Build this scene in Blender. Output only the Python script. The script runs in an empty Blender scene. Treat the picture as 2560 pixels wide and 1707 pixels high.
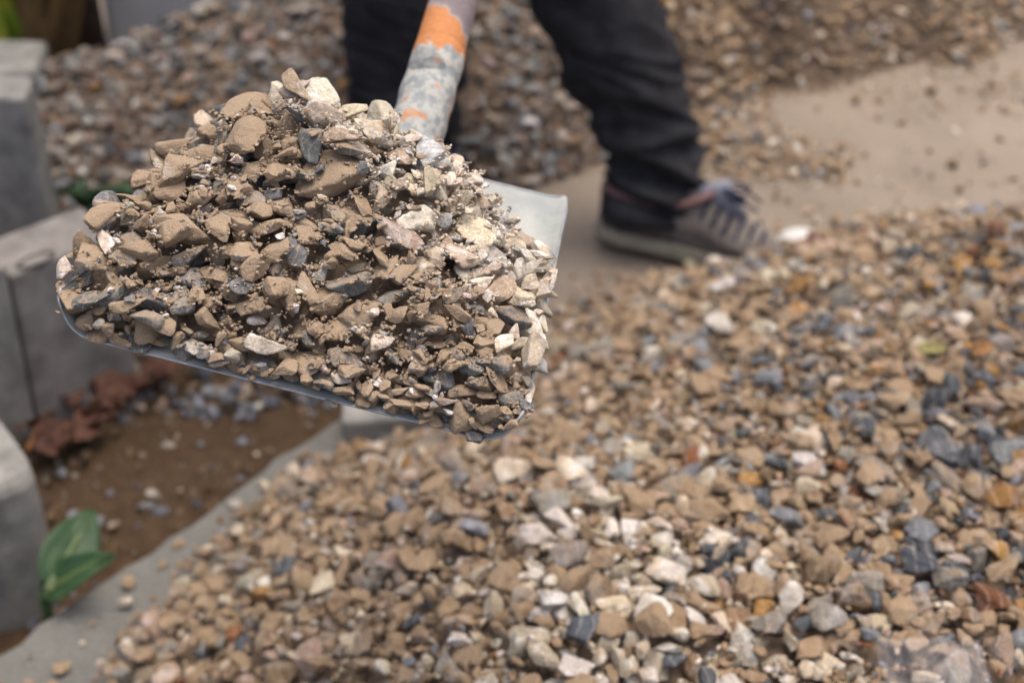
import bpy, bmesh, math, random
import numpy as np
from mathutils import Vector, Matrix, noise as mnoise

scene = bpy.context.scene
R = math.radians

# ------------------------------------------------------------------ camera
CAM_H, PITCH, FPX = 1.25, R(35), 3555.56
CAM = np.array([0, 0, CAM_H])
FW = np.array([0, math.cos(PITCH), -math.sin(PITCH)])
UP = np.array([0, math.sin(PITCH), math.cos(PITCH)])
cam_data = bpy.data.cameras.new('camera')
cam_data.sensor_width = 36
cam_data.lens = 50
cam_data.clip_start = 0.05
cam_data.clip_end = 500
cam_data.dof.use_dof = True
cam_data.dof.focus_distance = 0.925
cam_data.dof.aperture_fstop = 4.6
cam_data.dof.aperture_blades = 9
cam = bpy.data.objects.new('camera', cam_data)
cam.location = (0, 0, CAM_H)
cam.rotation_euler = (R(90) - PITCH, 0, 0)
scene.collection.objects.link(cam)
scene.camera = cam

# ------------------------------------------------------------------ light
SUN_EL, SUN_AZ = R(80), R(60)      # azimuth measured from +Y towards +X
world = bpy.data.worlds.new('World')
scene.world = world
world.use_nodes = True
wn = world.node_tree.nodes
sky = wn.new('ShaderNodeTexSky')
sky.sky_type = 'NISHITA'
sky.sun_disc = False
sky.sun_elevation = SUN_EL
sky.sun_rotation = SUN_AZ
sky.air_density = 0.6
sky.dust_density = 7.0
sky.ozone_density = 0.2
wn['Background'].inputs['Strength'].default_value = 0.15
world.node_tree.links.new(sky.outputs[0], wn['Background'].inputs['Color'])
sun_data = bpy.data.lights.new('sun', 'SUN')
sun_data.energy = 0.5
sun_data.angle = R(90)
sun_data.color = (1.0, 0.95, 0.87)
sun = bpy.data.objects.new('sun', sun_data)
sdir = Vector((math.sin(SUN_AZ) * math.cos(SUN_EL), math.cos(SUN_AZ) * math.cos(SUN_EL), math.sin(SUN_EL)))
sun.rotation_euler = sdir.to_track_quat('Z', 'Y').to_euler()
sun.location = (0, 0, 6)
scene.collection.objects.link(sun)
scene.view_settings.view_transform = 'Standard'
scene.view_settings.look = 'None'
scene.view_settings.exposure = 0.82
scene.view_settings.gamma = 1.0
scene.render.engine = 'CYCLES'
scene.cycles.use_denoising = True
scene.cycles.max_bounces = 6

# ------------------------------------------------------------------ helpers
def unproj(x, y, d):
    return CAM + d * FW + np.array([1., 0, 0]) * ((x - 1280) / FPX * d) - UP * ((y - 853.5) / FPX * d)

def ground_pt(x, y, z=0.0):
    k = math.sin(PITCH) + (y - 853.5) / FPX * math.cos(PITCH)
    return unproj(x, y, (CAM_H - z) / k)

def project(P):
    q = np.asarray(P, float) - CAM
    d = q @ FW
    return 1280 + FPX * q[..., 0] / d, 853.5 - FPX * (q @ UP) / d, d

def link(o, parent=None):
    scene.collection.objects.link(o)
    if parent is not None:
        o.parent = parent
    return o

def tag(o, label=None, cat=None, group=None, kind=None):
    if label: o['label'] = label
    if cat: o['category'] = cat
    if group: o['group'] = group
    if kind: o['kind'] = kind
    return o

def empty(name, loc=(0, 0, 0)):
    o = bpy.data.objects.new(name, None)
    o.empty_display_size = 0.05
    o.location = loc
    return link(o)

def pydata(name, verts, faces, mat=None, parent=None, smooth=False):
    me = bpy.data.meshes.new(name)
    me.from_pydata([tuple(map(float, v)) for v in verts], [], [tuple(int(i) for i in f) for f in faces])
    me.validate()
    if smooth:
        me.polygons.foreach_set('use_smooth', [True] * len(me.polygons))
    if mat: me.materials.append(mat)
    return link(bpy.data.objects.new(name, me), parent)

def set_parent_keep(o, parent):
    # parent is an unrotated empty: shift into its frame
    o.parent = parent
    o.location = Vector(o.location) - Vector(parent.location)

def from_bm(name, bm, mat, parent=None, smooth=False):
    me = bpy.data.meshes.new(name)
    bmesh.ops.recalc_face_normals(bm, faces=bm.faces)
    bm.to_mesh(me); bm.free()
    if smooth:
        me.polygons.foreach_set('use_smooth', [True] * len(me.polygons))
    me.materials.append(mat)
    return link(bpy.data.objects.new(name, me), parent)

def tps(pts, vals, smooth=1e-4):
    P = np.asarray(pts, float); v = np.asarray(vals, float); n = len(P)
    def U(r2): return np.where(r2 > 0, r2 * np.log(r2 + 1e-12), 0)
    K = U(((P[:, None] - P[None]) ** 2).sum(-1)) + smooth * np.eye(n)
    Q = np.c_[np.ones(n), P]
    A = np.block([[K, Q], [Q.T, np.zeros((3, 3))]])
    w = np.linalg.solve(A, np.r_[v, np.zeros(3)])
    def f(X, Y):
        out = w[n] + w[n + 1] * X + w[n + 2] * Y
        for i in range(n):
            out = out + w[i] * U((X - P[i, 0]) ** 2 + (Y - P[i, 1]) ** 2)
        return out
    return f

def vnoise(X, Y, scale, seed=0, octaves=3):
    # cheap smooth pseudo noise from random-phase waves
    rg = np.random.RandomState(seed)
    out = np.zeros_like(X); amp = 1.0; tot = 0
    for o in range(octaves):
        for k in range(5):
            a = rg.uniform(0, 2 * math.pi); f = scale * 2 ** o * rg.uniform(.7, 1.4)
            out += amp * np.sin((X * math.cos(a) + Y * math.sin(a)) * f + rg.uniform(0, 6.28)) / 5 * 2
        tot += amp; amp *= .5
    return out / tot

# ------------------------------------------------------------------ materials
def new_mat(name):
    m = bpy.data.materials.new(name)
    m.use_nodes = True
    nt = m.node_tree
    return m, nt, nt.nodes['Principled BSDF'], nt.nodes, nt.links

def N(nodes, t, **kw):
    n = nodes.new(t)
    for k, v in kw.items():
        if k.startswith('i_'):
            key = k[2:]
            n.inputs[int(key) if key.isdigit() else key.replace('_', ' ')].default_value = v
        else:
            setattr(n, k, v)
    return n

def mixc(nodes, links, fac, a, b, blend='MIX'):
    n = nodes.new('ShaderNodeMix'); n.data_type = 'RGBA'; n.blend_type = blend
    for sock, val in ((n.inputs[0], fac), (n.inputs[6], a), (n.inputs[7], b)):
        if hasattr(val, 'links'): links.new(val, sock)
        elif isinstance(val, (int, float)): sock.default_value = val
        else: sock.default_value = (*val[:3], 1)
    return n.outputs[2]

def ramp(nodes, links, fac, stops, interp='LINEAR'):
    n = nodes.new('ShaderNodeValToRGB')
    n.color_ramp.interpolation = interp
    el = n.color_ramp.elements
    while len(el) > 1: el.remove(el[-1])
    el[0].position = stops[0][0]; c = stops[0][1]
    el[0].color = (c, c, c, 1) if isinstance(c, (int, float)) else (*c, 1)
    for p, c in stops[1:]:
        e = el.new(p); e.color = (c, c, c, 1) if isinstance(c, (int, float)) else (*c, 1)
    links.new(fac, n.inputs[0])
    return n.outputs[0]

def noise_node(nodes, links, vec, scale, detail=4, rough=.55, dist=0):
    n = nodes.new('ShaderNodeTexNoise')
    n.inputs['Scale'].default_value = scale; n.inputs['Detail'].default_value = detail
    n.inputs['Roughness'].default_value = rough; n.inputs['Distortion'].default_value = dist
    links.new(vec, n.inputs['Vector'])
    return n.outputs['Fac']

def mathn(nodes, links, op, a, b=None, clamp=False):
    n = nodes.new('ShaderNodeMath'); n.operation = op; n.use_clamp = clamp
    for i, v in enumerate((a, b)):
        if v is None: continue
        if hasattr(v, 'links'): links.new(v, n.inputs[i])
        else: n.inputs[i].default_value = v
    return n.outputs[0]

def stone_material(name, source, dust_col, grain=1.0, bump=1.0, rough=.9):
    """colour from the object or from the 'col' attribute; alpha = how dusty the stone is"""
    m, nt, bsdf, nodes, links = new_mat(name)
    geo = N(nodes, 'ShaderNodeNewGeometry')
    pos = geo.outputs['Position']
    if source == 'object':
        oi = N(nodes, 'ShaderNodeObjectInfo')
        col, alpha = oi.outputs['Color'], oi.outputs['Alpha']
    else:
        at = N(nodes, 'ShaderNodeAttribute', attribute_name='col')
        col, alpha = at.outputs['Color'], at.outputs['Alpha']
    n1 = noise_node(nodes, links, pos, 110 * grain, 4, .6)
    n2 = noise_node(nodes, links, pos, 620 * grain, 5, .65)
    n3 = noise_node(nodes, links, pos, 2300 * grain, 2, .6)
    base = mixc(nodes, links, 1.0, col, ramp(nodes, links, n1, [(.25, .62), (.5, 1.0), (.75, 1.28)]), 'MULTIPLY')
    base = mixc(nodes, links, 1.0, base, ramp(nodes, links, n2, [(.25, .6), (.48, 1.0), (.75, 1.45)]), 'MULTIPLY')
    npz = noise_node(nodes, links, pos, 48 * grain, 3, .55, 1.2)
    hsv = N(nodes, 'ShaderNodeHueSaturation'); hsv.inputs['Saturation'].default_value = .45; hsv.inputs['Value'].default_value = 1.25
    links.new(base, hsv.inputs['Color'])
    base = mixc(nodes, links, ramp(nodes, links, npz, [(.54, 0.), (.60, .8)]), base, hsv.outputs[0])
    wv = N(nodes, 'ShaderNodeTexWave'); wv.inputs['Scale'].default_value = 42 * grain; wv.inputs['Distortion'].default_value = 9; wv.inputs['Detail'].default_value = 3
    links.new(pos, wv.inputs['Vector'])
    base = mixc(nodes, links, ramp(nodes, links, wv.outputs['Fac'], [(.965, 0.), (1.0, .35)]), base, (.62, .58, .52))
    # settled dust: patchy, thicker on what faces up
    sep = N(nodes, 'ShaderNodeSeparateXYZ'); links.new(geo.outputs['Normal'], sep.inputs[0])
    upf = mathn(nodes, links, 'MULTIPLY', sep.outputs['Z'], .22)
    nd = noise_node(nodes, links, pos, 170 * grain, 5, .7, .4)
    df = mathn(nodes, links, 'ADD', mathn(nodes, links, 'ADD', nd, upf), mathn(nodes, links, 'SUBTRACT', alpha, .62))
    df = ramp(nodes, links, df, [(.42, 0.0), (.62, .92)])
    dcol = mixc(nodes, links, 1.0, dust_col, ramp(nodes, links, n3, [(.25, .62), (.5, 1.0), (.78, 1.4)]), 'MULTIPLY')
    base = mixc(nodes, links, df, base, dcol)
    links.new(base, bsdf.inputs['Base Color'])
    bsdf.inputs['Roughness'].default_value = rough
    bsdf.inputs['Specular IOR Level'].default_value = .25
    hb = mathn(nodes, links, 'ADD', mathn(nodes, links, 'ADD', n2, mathn(nodes, links, 'MULTIPLY', nd, 1.3)), mathn(nodes, links, 'MULTIPLY', n3, .45))
    b = N(nodes, 'ShaderNodeBump'); b.inputs['Strength'].default_value = .75 * bump
    b.inputs['Distance'].default_value = .0022 / grain
    links.new(hb, b.inputs['Height']); links.new(b.outputs[0], bsdf.inputs['Normal'])
    return m

def simple_mat(name, col, rough=.7, var=.25, scale=30, bump=.0, bscale=200, col2=None, metallic=0, spec=.4, coords='Position'):
    m, nt, bsdf, nodes, links = new_mat(name)
    if coords == 'Position':
        vec = N(nodes, 'ShaderNodeNewGeometry').outputs['Position']
    else:
        vec = N(nodes, 'ShaderNodeTexCoord').outputs['Object']
    n = noise_node(nodes, links, vec, scale, 5, .6)
    if col2 is None:
        c = mixc(nodes, links, 1.0, col, ramp(nodes, links, n, [(.3, 1 - var), (.7, 1 + var)]), 'MULTIPLY')
    else:
        c = mixc(nodes, links, ramp(nodes, links, n, [(.38, 0.), (.62, 1.)]), col, col2)
    links.new(c, bsdf.inputs['Base Color'])
    bsdf.inputs['Roughness'].default_value = rough
    bsdf.inputs['Metallic'].default_value = metallic
    bsdf.inputs['Specular IOR Level'].default_value = spec
    if bump:
        b = N(nodes, 'ShaderNodeBump'); b.inputs['Strength'].default_value = .7
        b.inputs['Distance'].default_value = bump
        links.new(noise_node(nodes, links, vec, bscale, 5, .6), b.inputs['Height'])
        links.new(b.outputs[0], bsdf.inputs['Normal'])
    return m

DUST_BROWN = (.385, .292, .198)
DUST_TAN = (.305, .222, .140)
M_load_obj = stone_material('dusty_stone', 'object', DUST_BROWN)
M_load_att = stone_material('dusty_stone_small', 'attribute', DUST_BROWN)
M_grav_obj = stone_material('gravel_stone', 'object', DUST_TAN, .6, .8)
M_grav_att = stone_material('gravel_stone_small', 'attribute', DUST_TAN, .6, .8)
M_dirt = simple_mat('brown_dirt', (.31, .23, .16), .95, .4, 300, .002, 900)
M_heapcore = simple_mat('heap_fines', (.20, .145, .10), .95, .4, 120, .003, 500)
M_concrete = simple_mat('grey_concrete', (.215, .21, .193), .9, .4, 22, .0015, 160)
M_concrete_dark = simple_mat('dark_grey_concrete', (.21, .196, .178), .9, .4, 20, .0015, 120)  # slightly darker, warmer grey for the block with the hole
M_concrete_light = simple_mat('pale_concrete', (.235, .23, .208), .9, .4, 20, .0015, 120)
M_wall = simple_mat('pale_grey_render', (.50, .50, .505), .9, .07, 9, .001, 120)
M_soil = simple_mat('damp_soil', (.045, .026, .012), .95, .4, 40, .006, 130, col2=(.07, .042, .02))
M_deadleaf = simple_mat('dead_leaf', (.050, .020, .012), .75, .45, 60, .0008, 300, col2=(.105, .046, .027))
M_orangeleaf = simple_mat('orange_leaf', (.20, .095, .03), .7, .3, 60)
M_yellowleaf = simple_mat('yellow_green_leaf', (.22, .20, .07), .7, .3, 60)
M_green = simple_mat('green_leaf', (.018, .052, .018), .55, .35, 25, .002, 90, col2=(.032, .075, .025))
M_greenmid = simple_mat('leaf_midrib', (.07, .11, .035), .55, .2, 40)
M_darkgreen = simple_mat('dark_green_leaf', (.022, .06, .022), .6, .35, 40)
M_straw = simple_mat('yellow_green_blade', (.30, .30, .02), .6, .4, 20, col2=(.16, .26, .02))
M_drybrown = simple_mat('dry_brown_blade', (.10, .06, .02), .8, .4, 20)
M_bark = simple_mat('dark_bark', (.035, .022, .014), .95, .5, 40, .006, 60)
M_steel = simple_mat('worn_blue_grey_steel', (.27, .29, .31), .5, .22, 60, .0004, 900, metallic=.35)
M_edge = simple_mat('bright_worn_steel', (.43, .45, .48), .42, .25, 140, .0004, 1200, metallic=.4)
M_denim = simple_mat('black_denim', (.026, .0265, .030), .95, .35, 35, .0012, 900, spec=.15)
M_jacket = simple_mat('dark_jacket_cloth', (.02, .024, .03), .9, .3, 60, spec=.2)
M_skin = simple_mat('skin', (.42, .25, .18), .55, .1, 60)
M_hair = simple_mat('dark_hair', (.02, .013, .009), .6, .3, 200)
M_white = simple_mat('white_plastic', (.56, .56, .53), .45, .05, 30)

# ------------------------------------------------------------------ stone shapes
def ico(n):
    bm = bmesh.new(); bmesh.ops.create_icosphere(bm, subdivisions=n, radius=1)
    bm.verts.ensure_lookup_table()
    V = np.array([v.co[:] for v in bm.verts]); F = np.array([[v.index for v in f.verts] for f in bm.faces], np.int32)
    bm.free()
    V /= np.linalg.norm(V, axis=1)[:, None]
    return V, F
ICO = {n: ico(n) for n in (1, 2, 3, 4, 5)}

def rand_rot(rg, tilt=None):
    yaw = rg.uniform(0, 2 * math.pi)
    a = rg.uniform(0, 2 * math.pi)
    t = rg.normal(0, tilt) if tilt is not None else rg.uniform(0, math.pi)
    m = Matrix.Rotation(t, 3, Vector((math.cos(a), math.sin(a), 0))) @ Matrix.Rotation(yaw, 3, 'Z')
    if rg.rand() < .5:
        m = m @ Matrix.Rotation(math.pi, 3, 'X')
    return np.array(m)

class Stones:
    """a family of stone shapes with levels of detail and resting silhouettes"""
    G = 25
    def __init__(self, seed, count, sharp, rough, nrot=26, tilt=.45, b=(.6, .92), c=(.36, .75)):
        rg = np.random.RandomState(seed)
        self.V = []; self.maps = []
        for k in range(count):
            npl = rg.randint(9, 15)
            nr = rg.normal(size=(npl, 3))
            for _ in range(12):        # spread the cutting planes out
                for i in range(npl):
                    d = nr[i] / np.linalg.norm(nr[i]) - nr / np.linalg.norm(nr, axis=1)[:, None]
                    nr[i] = nr[i] / np.linalg.norm(nr[i]) + .05 * (d / (1e-3 + (d ** 2).sum(1)[:, None])).sum(0) / npl
            nr /= np.linalg.norm(nr, axis=1)[:, None]
            h = rg.uniform(.6, 1.0, npl)
            pw = rg.uniform(*sharp)
            wv = rg.normal(size=(16, 3)); wv /= np.linalg.norm(wv, axis=1)[:, None]
            wv *= (rg.uniform(2.5, 5, 16) * np.r_[np.ones(6), 2.1 * np.ones(5), 4.5 * np.ones(5)])[:, None]
            ph = rg.uniform(0, 6.28, 16)
            am = rough * np.r_[np.ones(6) * .050, np.ones(5) * .026, np.ones(5) * .012] * rg.uniform(.6, 1.5, 16)
            sc = np.array([1, rg.uniform(*b), rg.uniform(*c)])
            def shape(D):
                s = np.maximum(D @ nr.T / h, 1e-4)
                r = (s ** pw).sum(1) ** (-1 / pw)
                P = D * r[:, None]
                w = np.abs(np.sin(P @ wv.T + ph)) - .6
                P = P * (1 + (w * am).sum(1))[:, None]
                return P * sc
            ref = shape(ICO[5][0])
            mx = np.linalg.norm(ref, axis=1).max()
            ctr = (ref.max(0) + ref.min(0)) / 2
            self.V.append({n: (shape(ICO[n][0]) - ctr) / mx for n in ICO})
            mp = []
            for r in range(nrot):
                Rm = rand_rot(rg, tilt)
                P = self.V[-1][5] @ Rm.T
                ij = np.clip(((P[:, :2] + 1.04) / 2.08 * self.G).astype(int), 0, self.G - 1)
                up = np.full((self.G, self.G), -9.); lo = np.full((self.G, self.G), 9.)
                np.maximum.at(up, (ij[:, 0], ij[:, 1]), P[:, 2])
                np.minimum.at(lo, (ij[:, 0], ij[:, 1]), P[:, 2])
                mp.append((Rm, lo, up))
            self.maps.append(mp)
        self.count = count; self.nrot = nrot

class Field:
    """height field onto which stones are dropped until a target surface is reached"""
    def __init__(self, x0, x1, y0, y1, cell):
        self.x0, self.y0, self.cell = x0, y0, cell
        self.nx = int((x1 - x0) / cell); self.ny = int((y1 - y0) / cell)
        self.X, self.Y = np.meshgrid(x0 + (np.arange(self.nx) + .5) * cell, y0 + (np.arange(self.ny) + .5) * cell, indexing='ij')
        self.H = np.zeros((self.nx, self.ny)); self.id = np.full((self.nx, self.ny), -1, np.int32)
        self.items = []
    def drop(self, fam, sizes, target, mask, rg, probes=8, oris=5, tol=.25, sink=.16, lag=.4, force=False):
        cells = np.argwhere(mask); G = fam.G; nacc = 0
        cache = {}
        for s in sizes:
            m = max(1, int(round(2.08 * s / self.cell)))
            if m not in cache:
                cache[m] = np.clip(((np.arange(m) + .5) / m * G).astype(int), 0, G - 1)
            idx = cache[m]
            c = cells[rg.randint(0, len(cells), probes)]
            df = target[c[:, 0], c[:, 1]] - self.H[c[:, 0], c[:, 1]]
            i, j = c[np.argmax(df)]
            i0, j0 = i - m // 2, j - m // 2
            if i0 < 0 or j0 < 0 or i0 + m > self.nx or j0 + m > self.ny: continue
            sub = self.H[i0:i0 + m, j0:j0 + m]
            best = None
            for _ in range(oris):
                v = rg.randint(fam.count); r = rg.randint(fam.nrot)
                Rm, lo, up = fam.maps[v][r]
                lo = lo[np.ix_(idx, idx)]; up = up[np.ix_(idx, idx)]
                ok = lo < 5
                if not ok.any(): continue
                l = np.where(ok, lo, 9.) * s
                z = (sub - l).max() - sink * s
                gap = ((z + l - sub) * ok).sum() / ok.sum()
                top = z + (up * ok).sum() / ok.sum() * s
                sc_ = gap + lag * max(0, top - target[i, j])
                if best is None or sc_ < best[0]: best = (sc_, v, r, z, up, ok, top)
            if best is None: continue
            _, v, r, z, up, ok, top = best
            if not force and top > target[i, j] + tol * s: continue
            hi = z + up * s
            new = ok & (hi > sub)
            sub[new] = hi[new]
            self.id[i0:i0 + m, j0:j0 + m][new] = len(self.items)
            self.items.append((self.X[i, j], self.Y[i, j], z, s, v, r))
            nacc += 1
        return nacc
    def visible(self):
        return np.bincount(self.id[self.id >= 0].ravel(), minlength=len(self.items)) * self.cell ** 2

def build_stones(field, fam, colour_fn, parent, keep, mats, name='stone', small_name='small_stones',
                 lod_obj=4, lod_fn=lambda s, d: 2, occl=None, min_vis=.02, rg=None, size_min=0.0, smooth_from=4):
    """the `keep` stones that show largest become objects, the others one mesh per heap"""
    if not field.items: return
    it = np.array(field.items); vis = field.visible()
    px, py, d = project(it[:, :3])
    area = math.pi * it[:, 3] ** 2 * .5
    frac = vis / area
    alive = frac > min_vis
    inside = (px > 5) & (px < 2555) & (py > 5) & (py < 1702)
    if occl is not None: inside &= ~occl(px, py)
    score = np.where(alive & inside & (it[:, 3] > size_min), np.minimum(frac, 1) ** .7 * it[:, 3] / d, -1)
    order = np.argsort(-score)
    chosen = [k for k in order[:keep] if score[k] > 0]
    cset = set(chosen)
    cols = np.array([colour_fn(*it[k, :4]) for k in range(len(it))])
    meshes = {}
    for k in chosen:
        x, y, z, s, v, r = it[k]; v = int(v); r = int(r)
        if v not in meshes:
            me = bpy.data.meshes.new(name)
            me.from_pydata([tuple(p) for p in fam.V[v][lod_obj].tolist()], [], ICO[lod_obj][1].tolist())
            me.polygons.foreach_set('use_smooth', [True] * len(me.polygons))
            if lod_obj < 5: me.set_sharp_from_angle(angle=R(24))
            me.materials.append(mats[0]); meshes[v] = me
        o = bpy.data.objects.new(name, meshes[v])
        Rm = Matrix(fam.maps[v][r][0].tolist()).to_4x4()
        o.matrix_world = Matrix.Translation((x, y, z)) @ Rm @ Matrix.Scale(s, 4)
        o.color = tuple(cols[k])
        link(o)
        if parent is not None:
            o.parent = parent
            o.matrix_parent_inverse = Matrix.Translation(parent.location).inverted()
    VV, FF, CC, SM = [], [], [], []; off = 0
    for k in range(len(it)):
        if not alive[k] or k in cset: continue
        x, y, z, s, v, r = it[k]; v = int(v); r = int(r)
        n = lod_fn(s, d[k])
        if frac[k] <= .03: n = min(n, 3)
        P = fam.V[v][n] @ fam.maps[v][r][0].T * s + np.array([x, y, z])
        VV.append(P); FF.append(ICO[n][1] + off); off += len(P)
        CC.append(np.repeat(cols[k][None], len(P), 0)); SM.append(np.full(len(ICO[n][1]), n >= smooth_from))
    if VV:
        V = np.concatenate(VV).astype(np.float32); Fc = np.concatenate(FF).astype(np.int32)
        me = bpy.data.meshes.new(small_name)
        me.vertices.add(len(V)); me.vertices.foreach_set('co', V.ravel())
        me.loops.add(Fc.size); me.loops.foreach_set('vertex_index', Fc.ravel())
        me.polygons.add(len(Fc)); me.polygons.foreach_set('loop_start', np.arange(0, Fc.size, 3, dtype=np.int32))
        me.polygons.foreach_set('use_smooth', np.concatenate(SM))
        at = me.color_attributes.new('col', 'FLOAT_COLOR', 'POINT')
        at.data.foreach_set('color', np.concatenate(CC).astype(np.float32).ravel())
        me.update(calc_edges=True)
        me.materials.append(mats[1])
        o = link(bpy.data.objects.new(small_name, me))
        tag(o, kind='stuff')
        if parent is not None:
            o.parent = parent
            o.matrix_parent_inverse = Matrix.Translation(parent.location).inverted()
        print(small_name, len(VV), 'joined,', len(chosen), 'objects,', len(Fc), 'tris')

ANGULAR = Stones(3, 34, (10, 26), .5)
GRAVEL = Stones(11, 26, (15, 40), .7, c=(.32, .68))

# ------------------------------------------------------------------ ground, floor, soil
E0 = ground_pt(0, 1640); E1 = ground_pt(860, 1040)
edir = (E1 - E0) / np.linalg.norm(E1 - E0)
def floor_mat():
    m, nt, bsdf, nodes, links = new_mat('dusty_concrete')
    pos = N(nodes, 'ShaderNodeNewGeometry').outputs['Position']
    sep = N(nodes, 'ShaderNodeSeparateXYZ'); links.new(pos, sep.inputs[0])
    # sand lies over the floor away from its broken edge
    k = mathn(nodes, links, 'ADD', mathn(nodes, links, 'MULTIPLY', sep.outputs['X'], 1.3), mathn(nodes, links, 'MULTIPLY', sep.outputs['Y'], .9))
    k = mathn(nodes, links, 'ADD', k, mathn(nodes, links, 'MULTIPLY', noise_node(nodes, links, pos, 6, 4), .5))
    f = ramp(nodes, links, mathn(nodes, links, 'SUBTRACT', k, 1.0), [(.25, 0.), (.75, 1.)])
    n1 = noise_node(nodes, links, pos, 14, 6, .65); n2 = noise_node(nodes, links, pos, 160, 4, .6)
    con = mixc(nodes, links, n1, (.10, .102, .092), (.225, .222, .198))
    n0 = ramp(nodes, links, noise_node(nodes, links, pos, 3.2, 5, .6, .5), [(.35, 0.), (.65, 1.)])
    sand = mixc(nodes, links, mathn(nodes, links, 'ADD', mathn(nodes, links, 'MULTIPLY', n0, .55), mathn(nodes, links, 'MULTIPLY', n1, .5)), (.185, .150, .113), (.315, .262, .205))
    c = mixc(nodes, links, f, con, sand)
    c = mixc(nodes, links, 1.0, c, ramp(nodes, links, n2, [(.3, .8), (.7, 1.15)]), 'MULTIPLY')
    links.new(c, bsdf.inputs['Base Color']); bsdf.inputs['Roughness'].default_value = .95
    b = N(nodes, 'ShaderNodeBump'); b.inputs['Distance'].default_value = .006; b.inputs['Strength'].default_value = .9
    links.new(noise_node(nodes, links, pos, 90, 6, .7), b.inputs['Height']); links.new(b.outputs[0], bsdf.inputs['Normal'])
    return m

g = pydata('ground', [(-60, -60, -.13), (60, -60, -.13), (60, 60, -.13), (-60, 60, -.13)], [(0, 1, 2, 3)], M_soil)
tag(g, kind='structure')
def make_floor():
    pts = []
    a = E0 - edir * 2.2
    n = 90
    L = np.linalg.norm(E1 - E0) + 2.2 + .17
    nrm = np.array([-edir[1], edir[0], 0])
    for i in range(n + 1):
        t = L * i / n
        j = .013 * mnoise.noise(Vector((t * 13, 0, 3))) + .007 * mnoise.noise(Vector((t * 60, 2, 3)))
        pts.append(a + edir * t + nrm * j)
    c = pts[-1]
    pts += [np.array([-.62, 2.2, 0]), np.array([-4, 2.7, 0]), np.array([-4, 12, 0]), np.array([12, 12, 0]), np.array([12, -3, 0])]
    bm = bmesh.new()
    top = [bm.verts.new((p[0], p[1], 0)) for p in pts]
    f = bm.faces.new(top)
    r = bmesh.ops.extrude_face_region(bm, geom=[f])
    for v in r['geom']:
        if isinstance(v, bmesh.types.BMVert): v.co.z = -.16
    bmesh.ops.triangulate(bm, faces=[f_ for f_ in bm.faces if len(f_.verts) > 4])
    ed = [e for e in bm.edges if e.is_boundary is False and len(e.link_faces) == 2 and abs(e.verts[0].co.z) < 1e-5 and abs(e.verts[1].co.z) < 1e-5
          and any(abs(ff.normal.z) < .5 for ff in e.link_faces)]
    return from_bm('concrete_floor', bm, floor_mat())
floor = make_floor(); tag(floor, kind='structure')

# soil patch in the channel between the floor and the blocks
def make_soil():
    nx, ny = 220, 240
    xs = np.linspace(-1.5, -.02, nx); ys = np.linspace(.7, 2.25, ny)
    X, Y = np.meshgrid(xs, ys, indexing='ij')
    Z = -.098 + .012 * vnoise(X, Y, 18, 5) + .007 * vnoise(X, Y, 60, 6) + .004 * vnoise(X, Y, 170, 9)
    V = np.c_[X.ravel(), Y.ravel(), Z.ravel()]
    F = [(i * ny + j, (i + 1) * ny + j, (i + 1) * ny + j + 1, i * ny + j + 1) for i in range(nx - 1) for j in range(ny - 1)]
    return pydata('soil', V, F, M_soil, smooth=True), (xs, ys, Z)
soil, soilgrid = make_soil(); tag(soil, kind='structure')

# ------------------------------------------------------------------ gravel heaps
def pal(rg, table):
    w = np.array([t[0] for t in table], float); w /= w.sum()
    t = table[rg.choice(len(table), p=w)]
    c = np.array(t[1]) * rg.uniform(.78, 1.22) * rg.uniform(.965, 1.035, 3)
    return (*np.clip(c, .01, .8), t[2] * rg.uniform(.7, 1.3))

BROWN = (.225, .150, .088); TAN = (.335, .238, .145); CREAM = (.50, .42, .305); WHITE = (.60, .55, .47)
SLATE = (.085, .095, .105); BLUE = (.20, .212, .225); OCHRE = (.32, .175, .06); PINK = (.36, .26, .19); GREY = (.26, .235, .195)
RUST = (.20, .085, .04)

def core_mesh(name, field, Z, step, mat, parent, below=.02):
    X = field.X[::step, ::step]; Y = field.Y[::step, ::step]; z = Z[::step, ::step] - below
    nx, ny = X.shape
    V = np.c_[X.ravel(), Y.ravel(), z.ravel()]
    F = []
    for i in range(nx - 1):
        for j in range(ny - 1):
            q = (i * ny + j, (i + 1) * ny + j, (i + 1) * ny + j + 1, i * ny + j + 1)
            if max(z[i, j], z[i + 1, j], z[i + 1, j + 1], z[i, j + 1]) > -below + .0005: F.append(q)
    o = pydata(name, V, F, mat, smooth=True)
    if parent is not None:
        o.parent = parent; o.matrix_parent_inverse = Matrix.Translation(parent.location).inverted()
    return o

# --- the load of the shovel is outlined here only to know which stones hide behind it
LOADPOLY = np.array([(135, 640), (400, 430), (600, 240), (800, 225), (1000, 330), (1200, 430), (1430, 480), (1360, 900), (1250, 1110), (700, 975), (150, 840)], float)
def in_load(px, py):
    ins = np.zeros(px.shape, bool); P = LOADPOLY; j = len(P) - 1
    for i in range(len(P)):
        c = ((P[i, 1] > py) != (P[j, 1] > py)) & (px < (P[j, 0] - P[i, 0]) * (py - P[i, 1]) / (P[j, 1] - P[i, 1] + 1e-9) + P[i, 0])
        ins ^= c; j = i
    return ins

def heap_from(ctrl, zero_px, zero_xy, bounds, cell, relief, seed, smooth=2e-4):
    P, v = [], []
    for x, y, d in ctrl:
        w = unproj(x, y, d); P.append(w[:2]); v.append(w[2])
    for x, y in zero_px:
        w = ground_pt(x, y); P.append(w[:2]); v.append(-.004)
    for x, y, z in zero_xy:
        P.append((x, y)); v.append(z)
    f = tps(P, v, smooth)
    fl = Field(*bounds, cell)
    T = f(fl.X, fl.Y) + relief * vnoise(fl.X, fl.Y, 14, seed)
    return fl, T

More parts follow.
